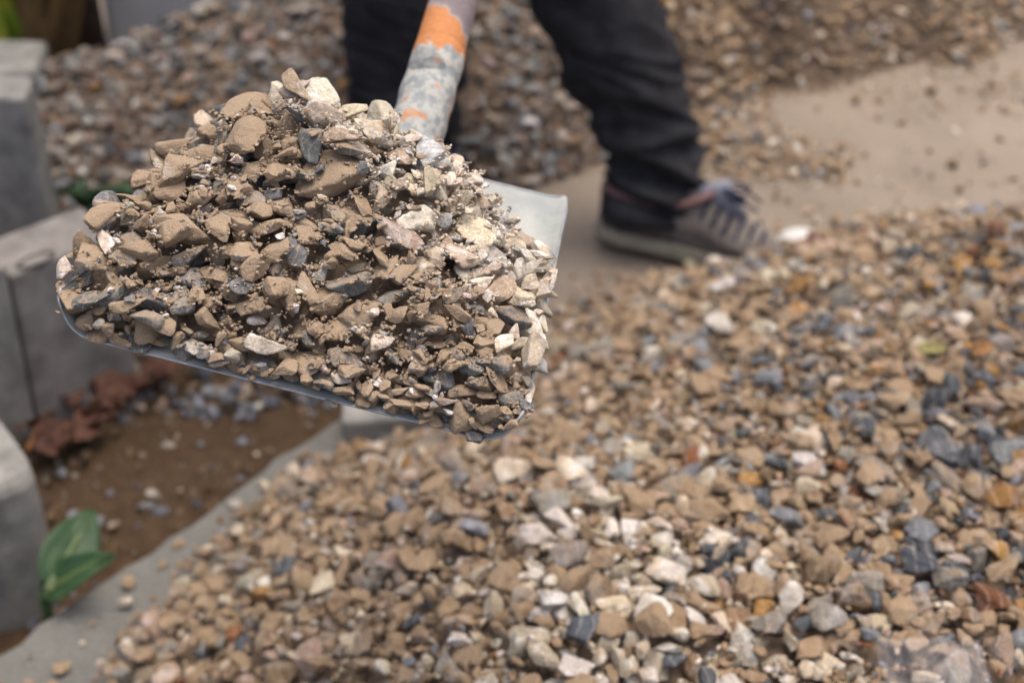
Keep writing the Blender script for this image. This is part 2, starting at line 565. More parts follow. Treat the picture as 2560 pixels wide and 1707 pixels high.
# foreground heap -------------------------------------------------------------
fctrl = [(1400, 1690, 1.25), (2560, 1690, 1.24), (1900, 1690, 1.23), (850, 1690, 1.40), (1300, 1330, 1.42), (1100, 1450, 1.42), (1300, 1150, 1.57),
         (1700, 1100, 1.58), (2200, 1000, 1.60), (2100, 1300, 1.40), (1600, 880, 1.83), (1750, 700, 2.13), (1950, 662, 2.10),
         (2300, 585, 2.06), (2560, 592, 2.02), (2400, 760, 1.82), (1900, 860, 1.78), (1000, 1250, 1.60)]
fz = [(150, 1700), (260, 1500), (430, 1345), (600, 1210), (760, 1110), (1000, 1075), (1250, 820), (1370, 750), (1560, 690)]
fxy = [(.30, 2.02, .0), (.62, 2.16, .0), (.95, 2.2, .02), (1.3, 1.9, .1), (1.3, 1.0, .25), (.5, .5, .22), (-.1, .55, .2), (-.5, .8, 0.0), (1.1, .5, .2)]
ff, fT = heap_from(fctrl, fz, fxy, (-.62, 1.02, .62, 2.2), .0025, .012, 21)
heap = empty('gravel_heap', (.35, 1.3, 0))
tag(heap, 'big heap of brown, cream and slate gravel filling the right foreground', 'gravel heap', 'gravel heaps')
core = np.maximum(fT - .024, -.02)
ff.H = np.maximum(fT - .024, 0)
core_mesh('heap_fines', ff, ff.H, 8, M_heapcore, heap, .004)
rg = np.random.RandomState(5)
# how gravel thins out towards the bare floor
fmask = (fT > .004)
# only what this and a neighbouring viewpoint see
fpx, fpy, fd = project(np.stack([ff.X, ff.Y, np.maximum(fT, 0)], -1))
fmask &= (fpx > -250) & (fpx < 2900) & (fpy < 2050) & (fpy > 380)
sz = np.r_[.0095 + .0165 * rg.power(.66, 6000)]
rg.shuffle(sz)
n1 = ff.drop(GRAVEL, sz, fT, fmask, rg, 6, 4, .3, .18)
n2 = ff.drop(GRAVEL, np.sort(rg.uniform(.005, .0095, 5500))[::-1], fT - .004, fmask, rg, 6, 3, .2, .15)
n2 += ff.drop(GRAVEL, rg.uniform(.0035, .006, 3500), fT - .008, fmask, rg, 6, 3, .2, .15)
big = rg.uniform(.018, .026, 110); n3 = ff.drop(GRAVEL, big, fT + .006, fmask, rg, 3, 6, .8, .3)
n4 = ff.drop(GRAVEL, rg.uniform(.0025, .0065, 2600), fT + .003, fmask, rg, 3, 2, 1.5, .1)
print('heap', n1, n2, n3, n4)
pr = np.random.RandomState(77)
def heap_colour(x, y, z, s):
    right = float(np.clip((x - .12) / .38, 0, 1)) * float(np.clip((2.1 - y) / .3, .4, 1))
    cl = mnoise.noise(Vector((x * 7, y * 7, 4))); c2 = mnoise.noise(Vector((x * 5 + 9, y * 5, 8)))
    pale = math.exp(-(((x - .085) / .115) ** 2 + ((y - .955) / .13) ** 2))
    wet = right * max(0., min(1., .62 + 1.5 * c2))
    t = [(4.6 - 1.6 * wet, BROWN, .5), (3.4 - pale, TAN, .45), (.85 + 6.5 * pale + 1.3 * max(0, cl), CREAM, .15), (.12 + 4.5 * pale + .3 * max(0, cl), WHITE, .06), (.35 + 1.1 * wet, BLUE, .2),
         (.12 + 3.0 * wet, SLATE, .03), (.10 + 1.3 * wet, OCHRE, .1), (.5, PINK, .3), (1.3, GREY, .35), (.06 + .9 * wet, RUST, .1)]
    q = pal(pr, t); k = .88 - .14 * wet
    return (q[0] * k, q[1] * k, q[2] * k, q[3])
build_stones(ff, GRAVEL, heap_colour, heap, 300, (M_grav_obj, M_grav_att), occl=in_load, lod_obj=4,
             lod_fn=lambda s, d: 3 if (s > .0125 and d < 1.6) else 2 if s > .0055 else 1)

# heap behind on the left -------------------------------------------------------
bctrl = [(110, 150, 2.68), (200, 120, 2.72), (330, 85, 2.74), (480, 10, 2.75), (300, 300, 2.58), (300, 480, 2.50), (700, 350, 2.52), (700, 520, 2.47), (800, 0, 2.70),
         (1250, 0, 2.70), (1200, 420, 2.54), (1560, 100, 2.78), (1000, 500, 2.5), (100, 420, 2.52), (20, 225, 2.60), (0, 320, 2.52), (1400, 300, 2.62)]
bz = [(250, 570), (900, 560), (1330, 500), (1480, 440), (1640, 330), (1680, 130)]
bxy = [(-1.25, 2.35, .12), (-1.3, 2.7, .0), (-.95, 2.70, 0), (-.82, 2.72, .02), (-.72, 2.80, .04), (-.60, 2.9, .10), (-.5, 3.05, .2), (-.3, 3.0, .40), (.1, 2.95, .36), (.5, 3.0, .05), (-.35, 3.4, .42), (.2, 3.4, .3)]
bf, bT = heap_from(bctrl, bz, bxy, (-1.25, .55, 2.05, 3.1), .004, .01, 31)
heapb = empty('gravel_heap', (-.4, 2.6, 0))
tag(heapb, 'blurred heap of grey-blue and brown gravel behind the dark trouser legs', 'gravel heap', 'gravel heaps')
bf.H = np.maximum(bT - .022, 0); core_mesh('heap_fines', bf, bf.H, 6, M_heapcore, heapb, .004)
bmask = bT > .003
bpx, bpy_, bd = project(np.stack([bf.X, bf.Y, np.maximum(bT, 0)], -1))
bmask &= (bpx > -200) & (bpy_ > -220)
bf.drop(GRAVEL, rg.uniform(.011, .021, 3800), bT, bmask, rg, 6, 4, .3, .18)
bf.drop(GRAVEL, rg.uniform(.006, .010, 3000), bT - .005, bmask, rg, 6, 3, .3, .15)
def back_colour(x, y, z, s):
    return pal(pr, [(3.0, (.19, .138, .098), .2), (2.2, (.29, .22, .16), .25), (.9, (.38, .33, .27), .15), (.4, (.46, .44, .41), .1), (2.2, (.19, .20, .205), .1), (1.7, (.07, .075, .08), .05), (.2, OCHRE, .2), (.4, (.27, .19, .16), .2), (2.2, (.25, .23, .20), .2), (.3, RUST, .1)])
build_stones(bf, GRAVEL, back_colour, heapb, 300, (M_grav_obj, M_grav_att), occl=in_load, lod_obj=3, lod_fn=lambda s, d: 2)

# heap behind on the right --------------------------------------------------------
rctrl = [(1700, 0, 2.78), (1750, 110, 2.80), (2000, 0, 2.86), (2000, 110, 2.88), (2300, 0, 3.0), (2300, 110, 3.02), (1850, 190, 2.86)]
rz = [(1640, 200), (1700, 300), (1900, 230), (2150, 205), (2400, 190), (2560, 120)]
rxy = [(.3, 2.85, .06), (.35, 3.3, .3), (.7, 3.3, .32), (1.1, 3.4, .25), (1.5, 3.5, .1), (1.5, 3.0, 0), (.28, 2.6, 0)]
rf, rT = heap_from(rctrl, rz, rxy, (.18, 1.45, 2.2, 3.35), .004, .008, 41)
rqx, rqy, _ = project(np.stack([rf.X, rf.Y, np.zeros_like(rf.X)], -1))
def soft_poly(px, py, poly):
    ins = np.zeros(px.shape, bool); P = np.array(poly, float); j = len(P) - 1
    for i in range(len(P)):
        ins ^= ((P[i, 1] > py) != (P[j, 1] > py)) & (px < (P[j, 0] - P[i, 0]) * (py - P[i, 1]) / (P[j, 1] - P[i, 1] + 1e-9) + P[i, 0]); j = i
    return ins
spread = soft_poly(rqx + 30 * vnoise(rf.X, rf.Y, 22, 4), rqy + 22 * vnoise(rf.X, rf.Y, 26, 7), [(1500, 100), (1800, 150), (1990, 200), (1900, 260), (1960, 330), (2130, 400), (2090, 460), (1880, 452), (1740, 440), (1560, 420)])
rT = np.maximum(rT, np.where(spread, .011 + .004 * vnoise(rf.X, rf.Y, 30, 3), -1))
heapr = empty('gravel_heap', (.8, 2.95, 0))
tag(heapr, 'blurred heap of brown gravel at the top right beyond the sandy floor', 'gravel heap', 'gravel heaps')
rf.H = np.maximum(rT - .022, 0); core_mesh('heap_fines', rf, rf.H, 6, M_heapcore, heapr, .004)
rmask = rT > .003
rpx, rpy, rd = project(np.stack([rf.X, rf.Y, np.maximum(rT, 0)], -1))
rmask &= (rpx < 2800) & (rpy > -200)
rf.drop(GRAVEL, rg.uniform(.010, .019, 2800), rT, rmask, rg, 6, 4, .3, .18)
rf.drop(GRAVEL, rg.uniform(.005, .009, 2000), rT - .005, rmask, rg, 6, 3, .3, .15)
rf.drop(GRAVEL, rg.uniform(.006, .016, 900), np.where(spread, .03, -1), spread & (rqx < 2750), rg, 2, 4, 9, .2)
def right_colour(x, y, z, s):
    return pal(pr, [(5, BROWN, .6), (3.5, TAN, .6), (1.3, CREAM, .3), (.5, WHITE, .2), (.5, BLUE, .3), (.3, SLATE, .2), (.3, OCHRE, .3), (.8, PINK, .3), (.9, GREY, .4)])
build_stones(rf, GRAVEL, right_colour, heapr, 300, (M_grav_obj, M_grav_att), lod_obj=3, lod_fn=lambda s, d: 2)

# loose stones scattered on the floor ----------------------------------------------
sf = Field(-.75, 1.45, .95, 3.2, .004)
spx, spy, sd = project(np.stack([sf.X, sf.Y, np.zeros_like(sf.X)], -1))
rgs = np.random.RandomState(9)
nz = vnoise(sf.X, sf.Y, 5, 3)
dens = np.zeros_like(sf.X)
band = np.clip(1 - np.abs((sf.X - .47) * .8 + (sf.Y - 2.42) * .9 - .0) / .17, 0, 1) * (spx > 1560) * (spx < 2100) * (spy < 470)
dens += 2.6 * np.clip(band * 1.5, 0, 1)
dens += 1.0 * np.clip(nz, 0, 1) * (spx > 1950) * (spy < 340) + .35 * (spx > 1700) * (spx < 2200) * (spy > 380) * (spy < 480)
dens += .8 * (spx > 2250) * (spy < 150)
dens += (.22 + .5 * np.clip(nz - .1, 0, 1)) * (spx > 1450) * (spy < 640)
dens += 1.6 * np.clip(1 - np.abs(spy - 215 + 25 * nz) / 75, 0, 1) ** 1.5 * (spx > 1850) + .8 * (spx > 2300) * (spy < 300) + .5 * np.clip(1 - np.abs(spy - 470) / 40, 0, 1) * (spx > 1800)
ffx = np.clip(((sf.X - ff.x0) / ff.cell).astype(int), 0, ff.nx - 1); ffy = np.clip(((sf.Y - ff.y0) / ff.cell).astype(int), 0, ff.ny - 1)
tt = fT[ffx, ffy]
inff = (sf.X > ff.x0) & (sf.X < 1.0) & (sf.Y > ff.y0) & (sf.Y < 2.19)
edge_side = ((sf.X - E0[0]) * -edir[1] + (sf.Y - E0[1]) * edir[0])
near = np.clip(1 - (-tt) / .055, 0, 1) * (tt < .006) * inff
dens += 1.1 * near ** 2 * (spx > 1200) + 1.3 * near ** 1.4 * (spx <= 1200)
dens *= (edge_side < -.02) | (sf.Y > 2.25)
dens *= ~((spx > -100) & (spx < 1560) & (spy < 560))
dens *= np.where(inff, tt < .006, 1)
cand = np.argwhere(rgs.rand(*dens.shape) < dens * .022)
rgs.shuffle(cand)
for (i, j) in cand:
    mk = np.zeros_like(dens, bool); 
    s = rgs.uniform(.006, .015) if rgs.rand() < .5 else rgs.uniform(.0025, .007)
    sf_m = (i, j)
    v = rgs.randint(GRAVEL.count); r = rgs.randint(GRAVEL.nrot)
    Rm, lo, up = GRAVEL.maps[v][r]
    lowest = lo[lo < 5].min()
    k = len(sf.items)
    m = max(1, int(s / sf.cell))
    if (sf.id[max(0, i - m):i + m + 1, max(0, j - m):j + m + 1] >= 0).any(): continue
    sf.id[max(0, i - m):i + m + 1, max(0, j - m):j + m + 1] = k
    sf.items.append((sf.X[i, j], sf.Y[i, j], -lowest * s - .06 * s, s, v, r))
print('scattered', len(sf.items))
build_stones(sf, GRAVEL, right_colour, floor, 300, (M_grav_obj, M_grav_att), lod_obj=3, lod_fn=lambda s, d: 2, small_name='scattered_gravel', occl=in_load)

# dark pebbles on the soil ---------------------------------------------------------
pf = Field(-1.2, -.1, 1.0, 2.1, .004)
xs, ys, SZ = soilgrid
ii = np.clip(((pf.X - xs[0]) / (xs[1] - xs[0])).astype(int), 0, len(xs) - 1); jj = np.clip(((pf.Y - ys[0]) / (ys[1] - ys[0])).astype(int), 0, len(ys) - 1)
pf.H = SZ[ii, jj].copy()
es = (pf.X - E0[0]) * -edir[1] + (pf.Y - E0[1]) * edir[0]
ppx, ppy, _ = project(np.stack([pf.X, pf.Y, pf.H], -1))
pm = (es > .02) & (ppx > -60)
pm_edge = pm & ((es < .06) | (ppy < 985))
pm_far = pm & (ppy < 1040 + 30 * vnoise(pf.X, pf.Y, 30, 2))
pf.drop(GRAVEL, rgs.uniform(.004, .017, 1100), pf.H + 1, pm, rgs, 1, 4, 9, .5, force=True)
NC = len(pf.items); clod = set((round(q[0], 4), round(q[1], 4), round(q[3], 6)) for q in pf.items)
pf.drop(GRAVEL, rgs.uniform(.007, .017, 200), pf.H + 1, pm, rgs, 1, 5, 9, .35, force=True)
pf.drop(GRAVEL, rgs.uniform(.010, .020, 900), pf.H + 1, pm_far, rgs, 1, 5, 9, .2, force=True)
pf.drop(GRAVEL, rgs.uniform(.008, .016, 200), pf.H + 1, pm_edge, rgs, 1, 5, 9, .3, force=True)
soilrg = np.random.RandomState(3)
def soil_colour(x, y, z, s):
    if (round(x, 4), round(y, 4), round(s, 6)) in clod: return pal(pr, [(3, (.075, .046, .022), 0), (2, (.11, .07, .037), 0), (1, (.05, .032, .018), 0)])
    return pal(pr, [(3.5, (.085, .092, .11), .0), (2, (.17, .18, .20), .05), (1.2, GREY, .1), (1.5, BROWN, .2), (.6, PINK, .1), (.4, CREAM, .1)])
build_stones(pf, GRAVEL, soil_colour, soil, 300, (M_grav_obj, M_grav_att), lod_obj=3, lod_fn=lambda s, d: 2, name='pebble', small_name='soil_pebbles', occl=in_load)

# ------------------------------------------------------------------ concrete blocks on the left
def prism_block(name, plan, z0, z1, mat, bevel=.012, tilt=(0, 0), seed=1):
    bm = bmesh.new()
    vs = [bm.verts.new((p[0], p[1], z0)) for p in plan]
    f = bm.faces.new(vs)
    r = bmesh.ops.extrude_face_region(bm, geom=[f])
    for v in r['geom']:
        if isinstance(v, bmesh.types.BMVert):
            v.co.z = z1; v.co.x += tilt[0]; v.co.y += tilt[1]
    bmesh.ops.bevel(bm, geom=list(bm.edges), offset=bevel, segments=3, affect='EDGES', profile=.6)
    bmesh.ops.triangulate(bm, faces=[f_ for f_ in bm.faces if len(f_.verts) > 4])
    bmesh.ops.subdivide_edges(bm, edges=[e for e in bm.edges if e.calc_length() > .04], cuts=3, use_grid_fill=True)
    for v in bm.verts:
        n = mnoise.noise_vector(v.co * 25 + Vector((seed, 0, 0)))
        v.co += n * .0014
    return from_bm(name, bm, mat)

n_ = np.array([edir[1], -edir[0]])       # face normal of the row, towards the channel
P0 = np.array([-.717, 1.68]); P1 = np.array([-.600, 1.79])
tdir = (P1 - P0) / np.linalg.norm(P1 - P0); back = np.array([-tdir[1], tdir[0]])
# block with a lifting hole
blkA = empty('concrete_block', (P0[0], P0[1], -.1))
tag(blkA, 'dark grey concrete block with an oval hole in its top, beside the soil', 'concrete block', 'concrete blocks')
def blockA():
    L = P1 + tdir * .015
    plan = [P0 + tdir * .004, L, L + back * .11, P0 + tdir * .004 + back * .11]
    b = prism_block('block_body', plan, -.12, .184, M_concrete_dark, .007, (.012, .0), 3)
    m = b.data
    b.parent = blkA; b.matrix_parent_inverse = Matrix.Translation(blkA.location).inverted()
    # oval hole, a recessed dark ring and bottom
    c = unproj(88, 645, 2.02); c = np.array([c[0], c[1], .184])
    bm = bmesh.new(); rings = []
    for (sc, z) in ((1.18, .1855), (1.0, .1875), (.9, .184), (.82, .150), (.0, .148)):
        ring = []
        for k in range(28):
            a = 2 * math.pi * k / 28
            p = c[:2] + tdir * (.026 * sc * math.cos(a)) + back * (.013 * sc * math.sin(a))
            ring.append(bm.verts.new((p[0], p[1], z)))
        rings.append(ring)
    for a_, b_ in zip(rings[:-1], rings[1:]):
        for k in range(28):
            bm.faces.new((a_[k], a_[(k + 1) % 28], b_[(k + 1) % 28], b_[k]))
    bmesh.ops.remove_doubles(bm, verts=bm.verts, dist=1e-5)
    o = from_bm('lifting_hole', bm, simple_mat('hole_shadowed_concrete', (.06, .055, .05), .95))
    o.parent = blkA; o.matrix_parent_inverse = Matrix.Translation(blkA.location).inverted()
blockA()
planL = [P0 - tdir * .002 + n_ * .006, P0 - tdir * .002 + back * .2, P0 - tdir * .32 + back * .2, P0 - tdir * .32 + n_ * .006]
blkL = prism_block('concrete_block', planL, -.12, .205, M_concrete_light, .007, (.012, 0), 8)
tag(blkL, 'pale concrete block at the left edge, next to the block with a hole', 'concrete block', 'concrete blocks')
planB = [(-.77, 2.06), (-.78, 2.15), (-1.3, 2.2), (-1.3, 2.1)]
blkB = prism_block('concrete_block', planB, -.12, .275, M_concrete, .008, (0, 0), 12)
tag(blkB, 'upright grey concrete slab standing behind the other blocks, upper left edge', 'concrete block', 'concrete blocks')
def blockC():
    # nearest block with a fluted face and a rounded top
    root = empty('concrete_block', (-.66, 1.32, -.1))
    tag(root, 'nearest concrete block with a fluted face, by the broad green leaf', 'concrete block', 'concrete blocks')
    c = unproj(62, 1330, 1.74)
    ax = np.array([.80, .6]); nr = np.array([.6, -.80])
    prof = []
    W = .115
    for k in range(41):
        t = k / 40
        g_ = .012 * max(0, math.cos((t - .55) * 2 * math.pi / .55)) if abs(t - .55) < .2 else 0
        edge = .016 * (max(0, (.1 - t) / .1) ** 2 + max(0, (t - .9) / .1) ** 2)
        prof.append(((t - 1) * W * 2.0, -g_ - edge))
    bm = bmesh.new(); rows = []
    base = np.array([-.575, 1.318])
    zs = [-.12] + [(-.12 + .235 * i / 12) for i in range(1, 13)] + [.125, .133, .138]
    for zi, z in enumerate(zs):
        ins = {len(zs) - 3: .004, len(zs) - 2: .010, len(zs) - 1: .022}.get(zi, 0)
        row = []
        for (u, w) in prof:
            p = base + ax * u + nr * (w - ins)
            row.append(bm.verts.new((p[0], p[1], z)))
        pb0 = base + ax * prof[-1][0] - nr * .16; pb1 = base + ax * prof[0][0] - nr * .16
        row.append(bm.verts.new((*pb0, z))); row.append(bm.verts.new((*pb1, z)))
        rows.append(row)
    n = len(rows[0])
    for a_, b_ in zip(rows[:-1], rows[1:]):
        for k in range(n):
            bm.faces.new((a_[k], a_[(k + 1) % n], b_[(k + 1) % n], b_[k]))
    bmesh.ops.triangulate(bm, faces=[bm.faces.new(rows[-1])])
    o = from_bm('block_body', bm, M_concrete_light, smooth=False)
    o.parent = root; o.matrix_parent_inverse = Matrix.Translation(root.location).inverted()
blockC()
# stone step end, upper left
planD = [(-.875, 2.42), (-.89, 2.56), (-1.5, 2.62), (-1.5, 2.40)]
stepD = prism_block('concrete_step', planD, .09, .16, M_concrete_light, .012, (0, 0), 22)
tag(stepD, 'pale concrete step at the far left below the yellow-green plant', 'step')
# small slab half buried under the near heap
c = ground_pt(985, 1068, .02)
planE = [(c[0] - .07, c[1] - .02), (c[0] + .07, c[1] + .0), (c[0] + .065, c[1] + .07), (c[0] - .075, c[1] + .05)]
slabE = prism_block('concrete_slab', planE, -.01, .045, M_concrete_light, .008, (0, 0), 31)
tag(slabE, 'small pale slab half buried in gravel under the shovel front edge', 'slab')

# pale wall panel and dark trunk behind the left heap
wl = prism_block('concrete_pillar', [(-.865, 2.86), (-.52, 2.88), (-.52, 3.1), (-.865, 3.08)], -.1, 1.25, M_wall, .02, (0, 0), 41)
tag(wl, 'smooth pale grey pillar rising behind the left gravel heap', 'pillar')
def tube(path, radii, seg=12, mat=None, name='tube', parent=None, cap=True, wob=0, seed=0):
    bm = bmesh.new(); rings = []
    path = [Vector(p) for p in path]
    prev = None
    for i, p in enumerate(path):
        t = (path[min(i + 1, len(path) - 1)] - path[max(i - 1, 0)]).normalized()
        ref = prev if prev is not None else (Vector((1, 0, 0)) if abs(t.x) < .8 else Vector((0, 1, 0)))
        u = (ref - t * ref.dot(t)).normalized(); prev = u
        w = t.cross(u)
        rr = radii[i] if hasattr(radii[i], '__len__') else (radii[i], radii[i])
        ring = []
        for k in range(seg):
            a = 2 * math.pi * k / seg
            q = p + u * (rr[0] * math.cos(a)) + w * (rr[1] * math.sin(a))
            if wob: q += (q - p).normalized() * wob * mnoise.noise(q * 22 + Vector((seed, 0, 0)))
            ring.append(bm.verts.new(q))
        rings.append(ring)
    for a_, b_ in zip(rings[:-1], rings[1:]):
        for k in range(seg):
            bm.faces.new((a_[k], a_[(k + 1) % seg], b_[(k + 1) % seg], b_[k]))
    if cap:
        bm.faces.new(rings[0][::-1]); bm.faces.new(rings[-1])
    if name is None: return bm
    return from_bm(name, bm, mat, parent, True)

tr = empty('tree', (-.905, 2.80, -.05))
tag(tr, 'dark tree trunk at the top left next to the pale pillar', 'tree')
t_ = tube([(0, 0, 0), (.005, 0, .3), (-.01, .01, .8), (.02, .02, 1.6), (.0, 0, 2.4)], [.062, .05, .045, .042, .036], 16, M_bark, 'trunk', tr, wob=.012)
for k in range(5):
    a = k * 1.3
    tube([(0, 0, 1.7 + .12 * k), (.25 * math.cos(a), .25 * math.sin(a), 2.1 + .1 * k), (.6 * math.cos(a), .6 * math.sin(a), 2.5 + .1 * k)], [.02, .014, .006], 8, M_bark, 'branch', tr)
def leaf_cluster(name, n, rgx, centre, spread, size, mat, parent):
    V, F = [], []
    for k in range(n):
        c = np.array(centre) + rgx.normal(size=3) * spread
        Rm = rand_rot(rgx)
        for p in ((-1, 0, 0), (0, .45, .1), (1, 0, 0), (0, -.45, .1)):
            V.append(c + Rm @ np.array(p) * size * rgx.uniform(.7, 1.2))
        F.append((4 * k, 4 * k + 1, 4 * k + 2, 4 * k + 3))
    return pydata(name, V, F, mat, parent)
leaf_cluster('crown', 700, np.random.RandomState(4), (0, 0, 2.6), (.45, .45, .25), .05, M_darkgreen, tr)

# strappy plant at the top left
def blade(root_p, tip_p, width, bend, mat, parent, name='blade'):
    root_p = Vector(root_p); tip_p = Vector(tip_p); n = 9; V, F = [], []
    d = (tip_p - root_p); side = d.cross(Vector((0, 1, .2))).normalized()
    for i in range(n + 1):
        t = i / n
        c = root_p + d * t + Vector((0, 0, bend * math.sin(math.pi * t)))
        w = width * (1 - t) ** .5 * (.6 + .4 * min(1, t * 4))
        V += [c - side * w, c + Vector((0, -.25 * w, 0)), c + side * w]
    for i in range(n):
        F += [(3 * i, 3 * i + 1, 3 * i + 4, 3 * i + 3), (3 * i + 1, 3 * i + 2, 3 * i + 5, 3 * i + 4)]
    return pydata(name, V, F, mat, parent, True)
pl = empty('strappy_plant', (-.985, 2.68, .0))
tag(pl, 'yellow-green strap-leaved plant in the top left corner', 'plant')
rgp = np.random.RandomState(6)
for k in range(34):
    a = rgp.uniform(-.2, .12); mat = M_straw if (rgp.rand() < .8 and a < .03) else M_drybrown
    blade((a * .6, rgp.uniform(-.05, .08), .0), (a * 1.3 + rgp.normal() * .05, rgp.uniform(-.1, .12), rgp.uniform(.3, .62)), rgp.uniform(.010, .02), rgp.uniform(-.02, .05), mat, pl)

# dark low weed behind the blocks
w0 = ground_pt(240, 530, .0)
weed = empty('weed', (w0[0], w0[1], 0))
tag(weed, 'low dark green weed between the left blocks and the gravel heap', 'plant')
def leaf(length, width, mat, parent, name='leaf', loc=(0, 0, 0), rot=(0, 0, 0), curl=.25, cup=.2, wavy=.0, seed=0, mid=None):
    n, m = 14, 8; V, F = [], []
    for i in range(n + 1):
        t = i / n
        w = width * (math.sin(math.pi * min(1, t ** .8)) ** .75) * (1 - .25 * t) + .0006
        for j in range(m + 1):
            s = j / m * 2 - 1
            y = w * s
            z = curl * length * (t * t) * -1 + cup * abs(s) ** 1.5 * w + wavy * mnoise.noise(Vector((t * 5, s * 2, seed)))
            V.append((t * length, y, z + length * curl * t))
    for i in range(n):
        for j in range(m):
            F.append((i * (m + 1) + j, (i + 1) * (m + 1) + j, (i + 1) * (m + 1) + j + 1, i * (m + 1) + j + 1))
    o = pydata(name, V, F, mat, parent, True)
    o.location = loc; o.rotation_euler = rot
    sm = o.modifiers.new('thickness', 'SOLIDIFY'); sm.thickness = .0007
    if mid:
        mv, mf = [], []
        for i in range(n):
            t = i / n; z = curl * length * (t - t * t) + .0012; w = .0055 * (1 - t) + .0006
            mv += [(t * length, -w, z), (t * length, 0, z + .0016), (t * length, w, z)]
        for i in range(n - 1):
            mf += [(3 * i, 3 * i + 3, 3 * i + 4, 3 * i + 1), (3 * i + 1, 3 * i + 4, 3 * i + 5, 3 * i + 2)]
        pydata('midrib', mv, mf, mid, o, True)
    return o
for k in range(12):
    leaf(rgp.uniform(.05, .09), rgp.uniform(.012, .02), M_darkgreen, weed, loc=(rgp.uniform(-.04, .04), rgp.uniform(-.04, .02), rgp.uniform(0, .03)),
         rot=(rgp.normal() * .3, -rgp.uniform(.1, .9), rgp.uniform(0, 6.28)), curl=.4, wavy=.006, seed=k)

# broad green leaf plant beside the nearest block
bp = unproj(110, 1500, 1.74)
dock = empty('broad_leaf_plant', (bp[0], bp[1], -.09))
tag(dock, 'broad-leaved green plant growing in the soil beside the nearest block', 'plant')
def place_leaf(px0, py0, d0, px1, py1, d1, width, mat, roll, mid, curl=.22, cup=.25, wavy=.006, seed=1):
    a = unproj(px0, py0, d0); b = unproj(px1, py1, d1); v = Vector(b - a)
    o = leaf(v.length, width, mat, dock, curl=curl, cup=cup, wavy=wavy, seed=seed, mid=mid)
    x = v.normalized(); z0 = Vector((0.15, -.6, .8)); y = z0.cross(x).normalized(); z = x.cross(y)
    M = Matrix((x, y, z)).transposed().to_4x4() @ Matrix.Rotation(roll, 4, 'X')
    o.matrix_local = Matrix.Translation(Vector(a) - Vector(dock.location)) @ M
    # stalk
    s0 = Vector((0, 0, 0)); s1 = Vector(a) - Vector(dock.location)
    tube([s0, (s0 + s1) / 2 + Vector((0, 0, .01)), s1], [.004, .0035, .003], 8, M_greenmid, 'stalk', dock)
place_leaf(120, 1475, 1.70, 235, 1272, 1.78, .036, M_green, .25, M_greenmid, seed=2)
place_leaf(100, 1490, 1.72, 290, 1385, 1.68, .026, M_green, -.3, M_greenmid, seed=3)
place_leaf(110, 1500, 1.74, 190, 1440, 1.70, .014, M_darkgreen, -.4, M_greenmid, seed=4)

# dead leaves on the soil
dl = [(205, 1060, .055, .022, .3, M_deadleaf, 'curled red-brown leaf on the soil nearest the pale block'),
      (260, 1010, .06, .024, 1.2, M_deadleaf, 'red-brown leaf lying among dark pebbles below the shovel corner'),
      (330, 985, .05, .02, 2.1, M_deadleaf, 'dull red leaf on the soil under the shovel left end'),
      (400, 945, .075, .016, .8, M_deadleaf, 'long narrow rust leaf leaning under the shovel front edge'),
      (310, 905, .05, .018, 2.6, M_deadleaf, 'brown leaf at the foot of the block with a hole'),
      (150, 1090, .05, .02, 2.9, M_deadleaf, 'dark brown leaf against the pale block foot'),
      (60, 1120, .05, .016, .1, M_orangeleaf, 'orange leaf tip lying on top of the nearest block edge'),
      (180, 1010, .045, .02, 1.9, M_deadleaf, 'crumpled red leaf beside the grey pebbles'),
      (455, 900, .07, .014, .9, M_deadleaf, 'rusty leaf partly hidden by the shovel edge'),
      (240, 1065, .05, .02, 2.4, M_deadleaf, 'wrinkled brown leaf on bare soil right of the pale block'),
      (350, 930, .06, .015, .3, M_deadleaf, 'thin dark red leaf in front of the bluish pebbles'),
      (130, 1120, .045, .018, 1.0, M_deadleaf, 'brown leaf between the nearest block and the pale block')]
for k, (x, y, ln, wd, az, mt, lb) in enumerate(dl):
    p = ground_pt(x, y, -.06)
    o = leaf(ln, wd, mt, None, 'dead_leaf', (p[0], p[1], -.066), (.3 * math.sin(k * 2), -.25, az), .5, .5, .008, k)
    tag(o, lb, 'leaf', 'dead leaves on the soil')
rgl = np.random.RandomState(12)
for k in range(16):
    t = rgl.rand(); x = 60 + 380 * t + rgl.normal() * 40; y = 1110 - 200 * t + rgl.normal() * 34
    p = ground_pt(x, y, -.06)
    o = leaf(rgl.uniform(.035, .065), rgl.uniform(.012, .022), M_deadleaf, None, 'dead_leaf', (p[0], p[1], -.070 + rgl.uniform(0, .012)), (rgl.normal() * .5, -.2 + rgl.normal() * .3, rgl.uniform(0, 6.28)), .35, .3, .005, k + 40)
    tag(o, 'small dead brown leaf in the litter at the foot of the concrete blocks', 'leaf', 'leaf litter at the foot of the blocks')
hl = [(2330, 880, .036, .008, -.1, M_yellowleaf, 'yellow-green leaf lying on the right slope of the near heap'),
      (2200, 885, .018, .006, 1.3, M_yellowleaf, 'tiny pale green leaf left of the longer leaf on the heap'),
      (2460, 890, .034, .009, .4, M_orangeleaf, 'small orange-brown leaf near the right edge on the heap')]
def heap_point(x, y):
    d = 1.2
    for _ in range(400):
        p = unproj(x, y, d)
        i = int((p[0] - ff.x0) / ff.cell); j = int((p[1] - ff.y0) / ff.cell)
        if 0 <= i < ff.nx and 0 <= j < ff.ny and p[2] <= ff.H[i, j]: return p
        d += .003
    return p
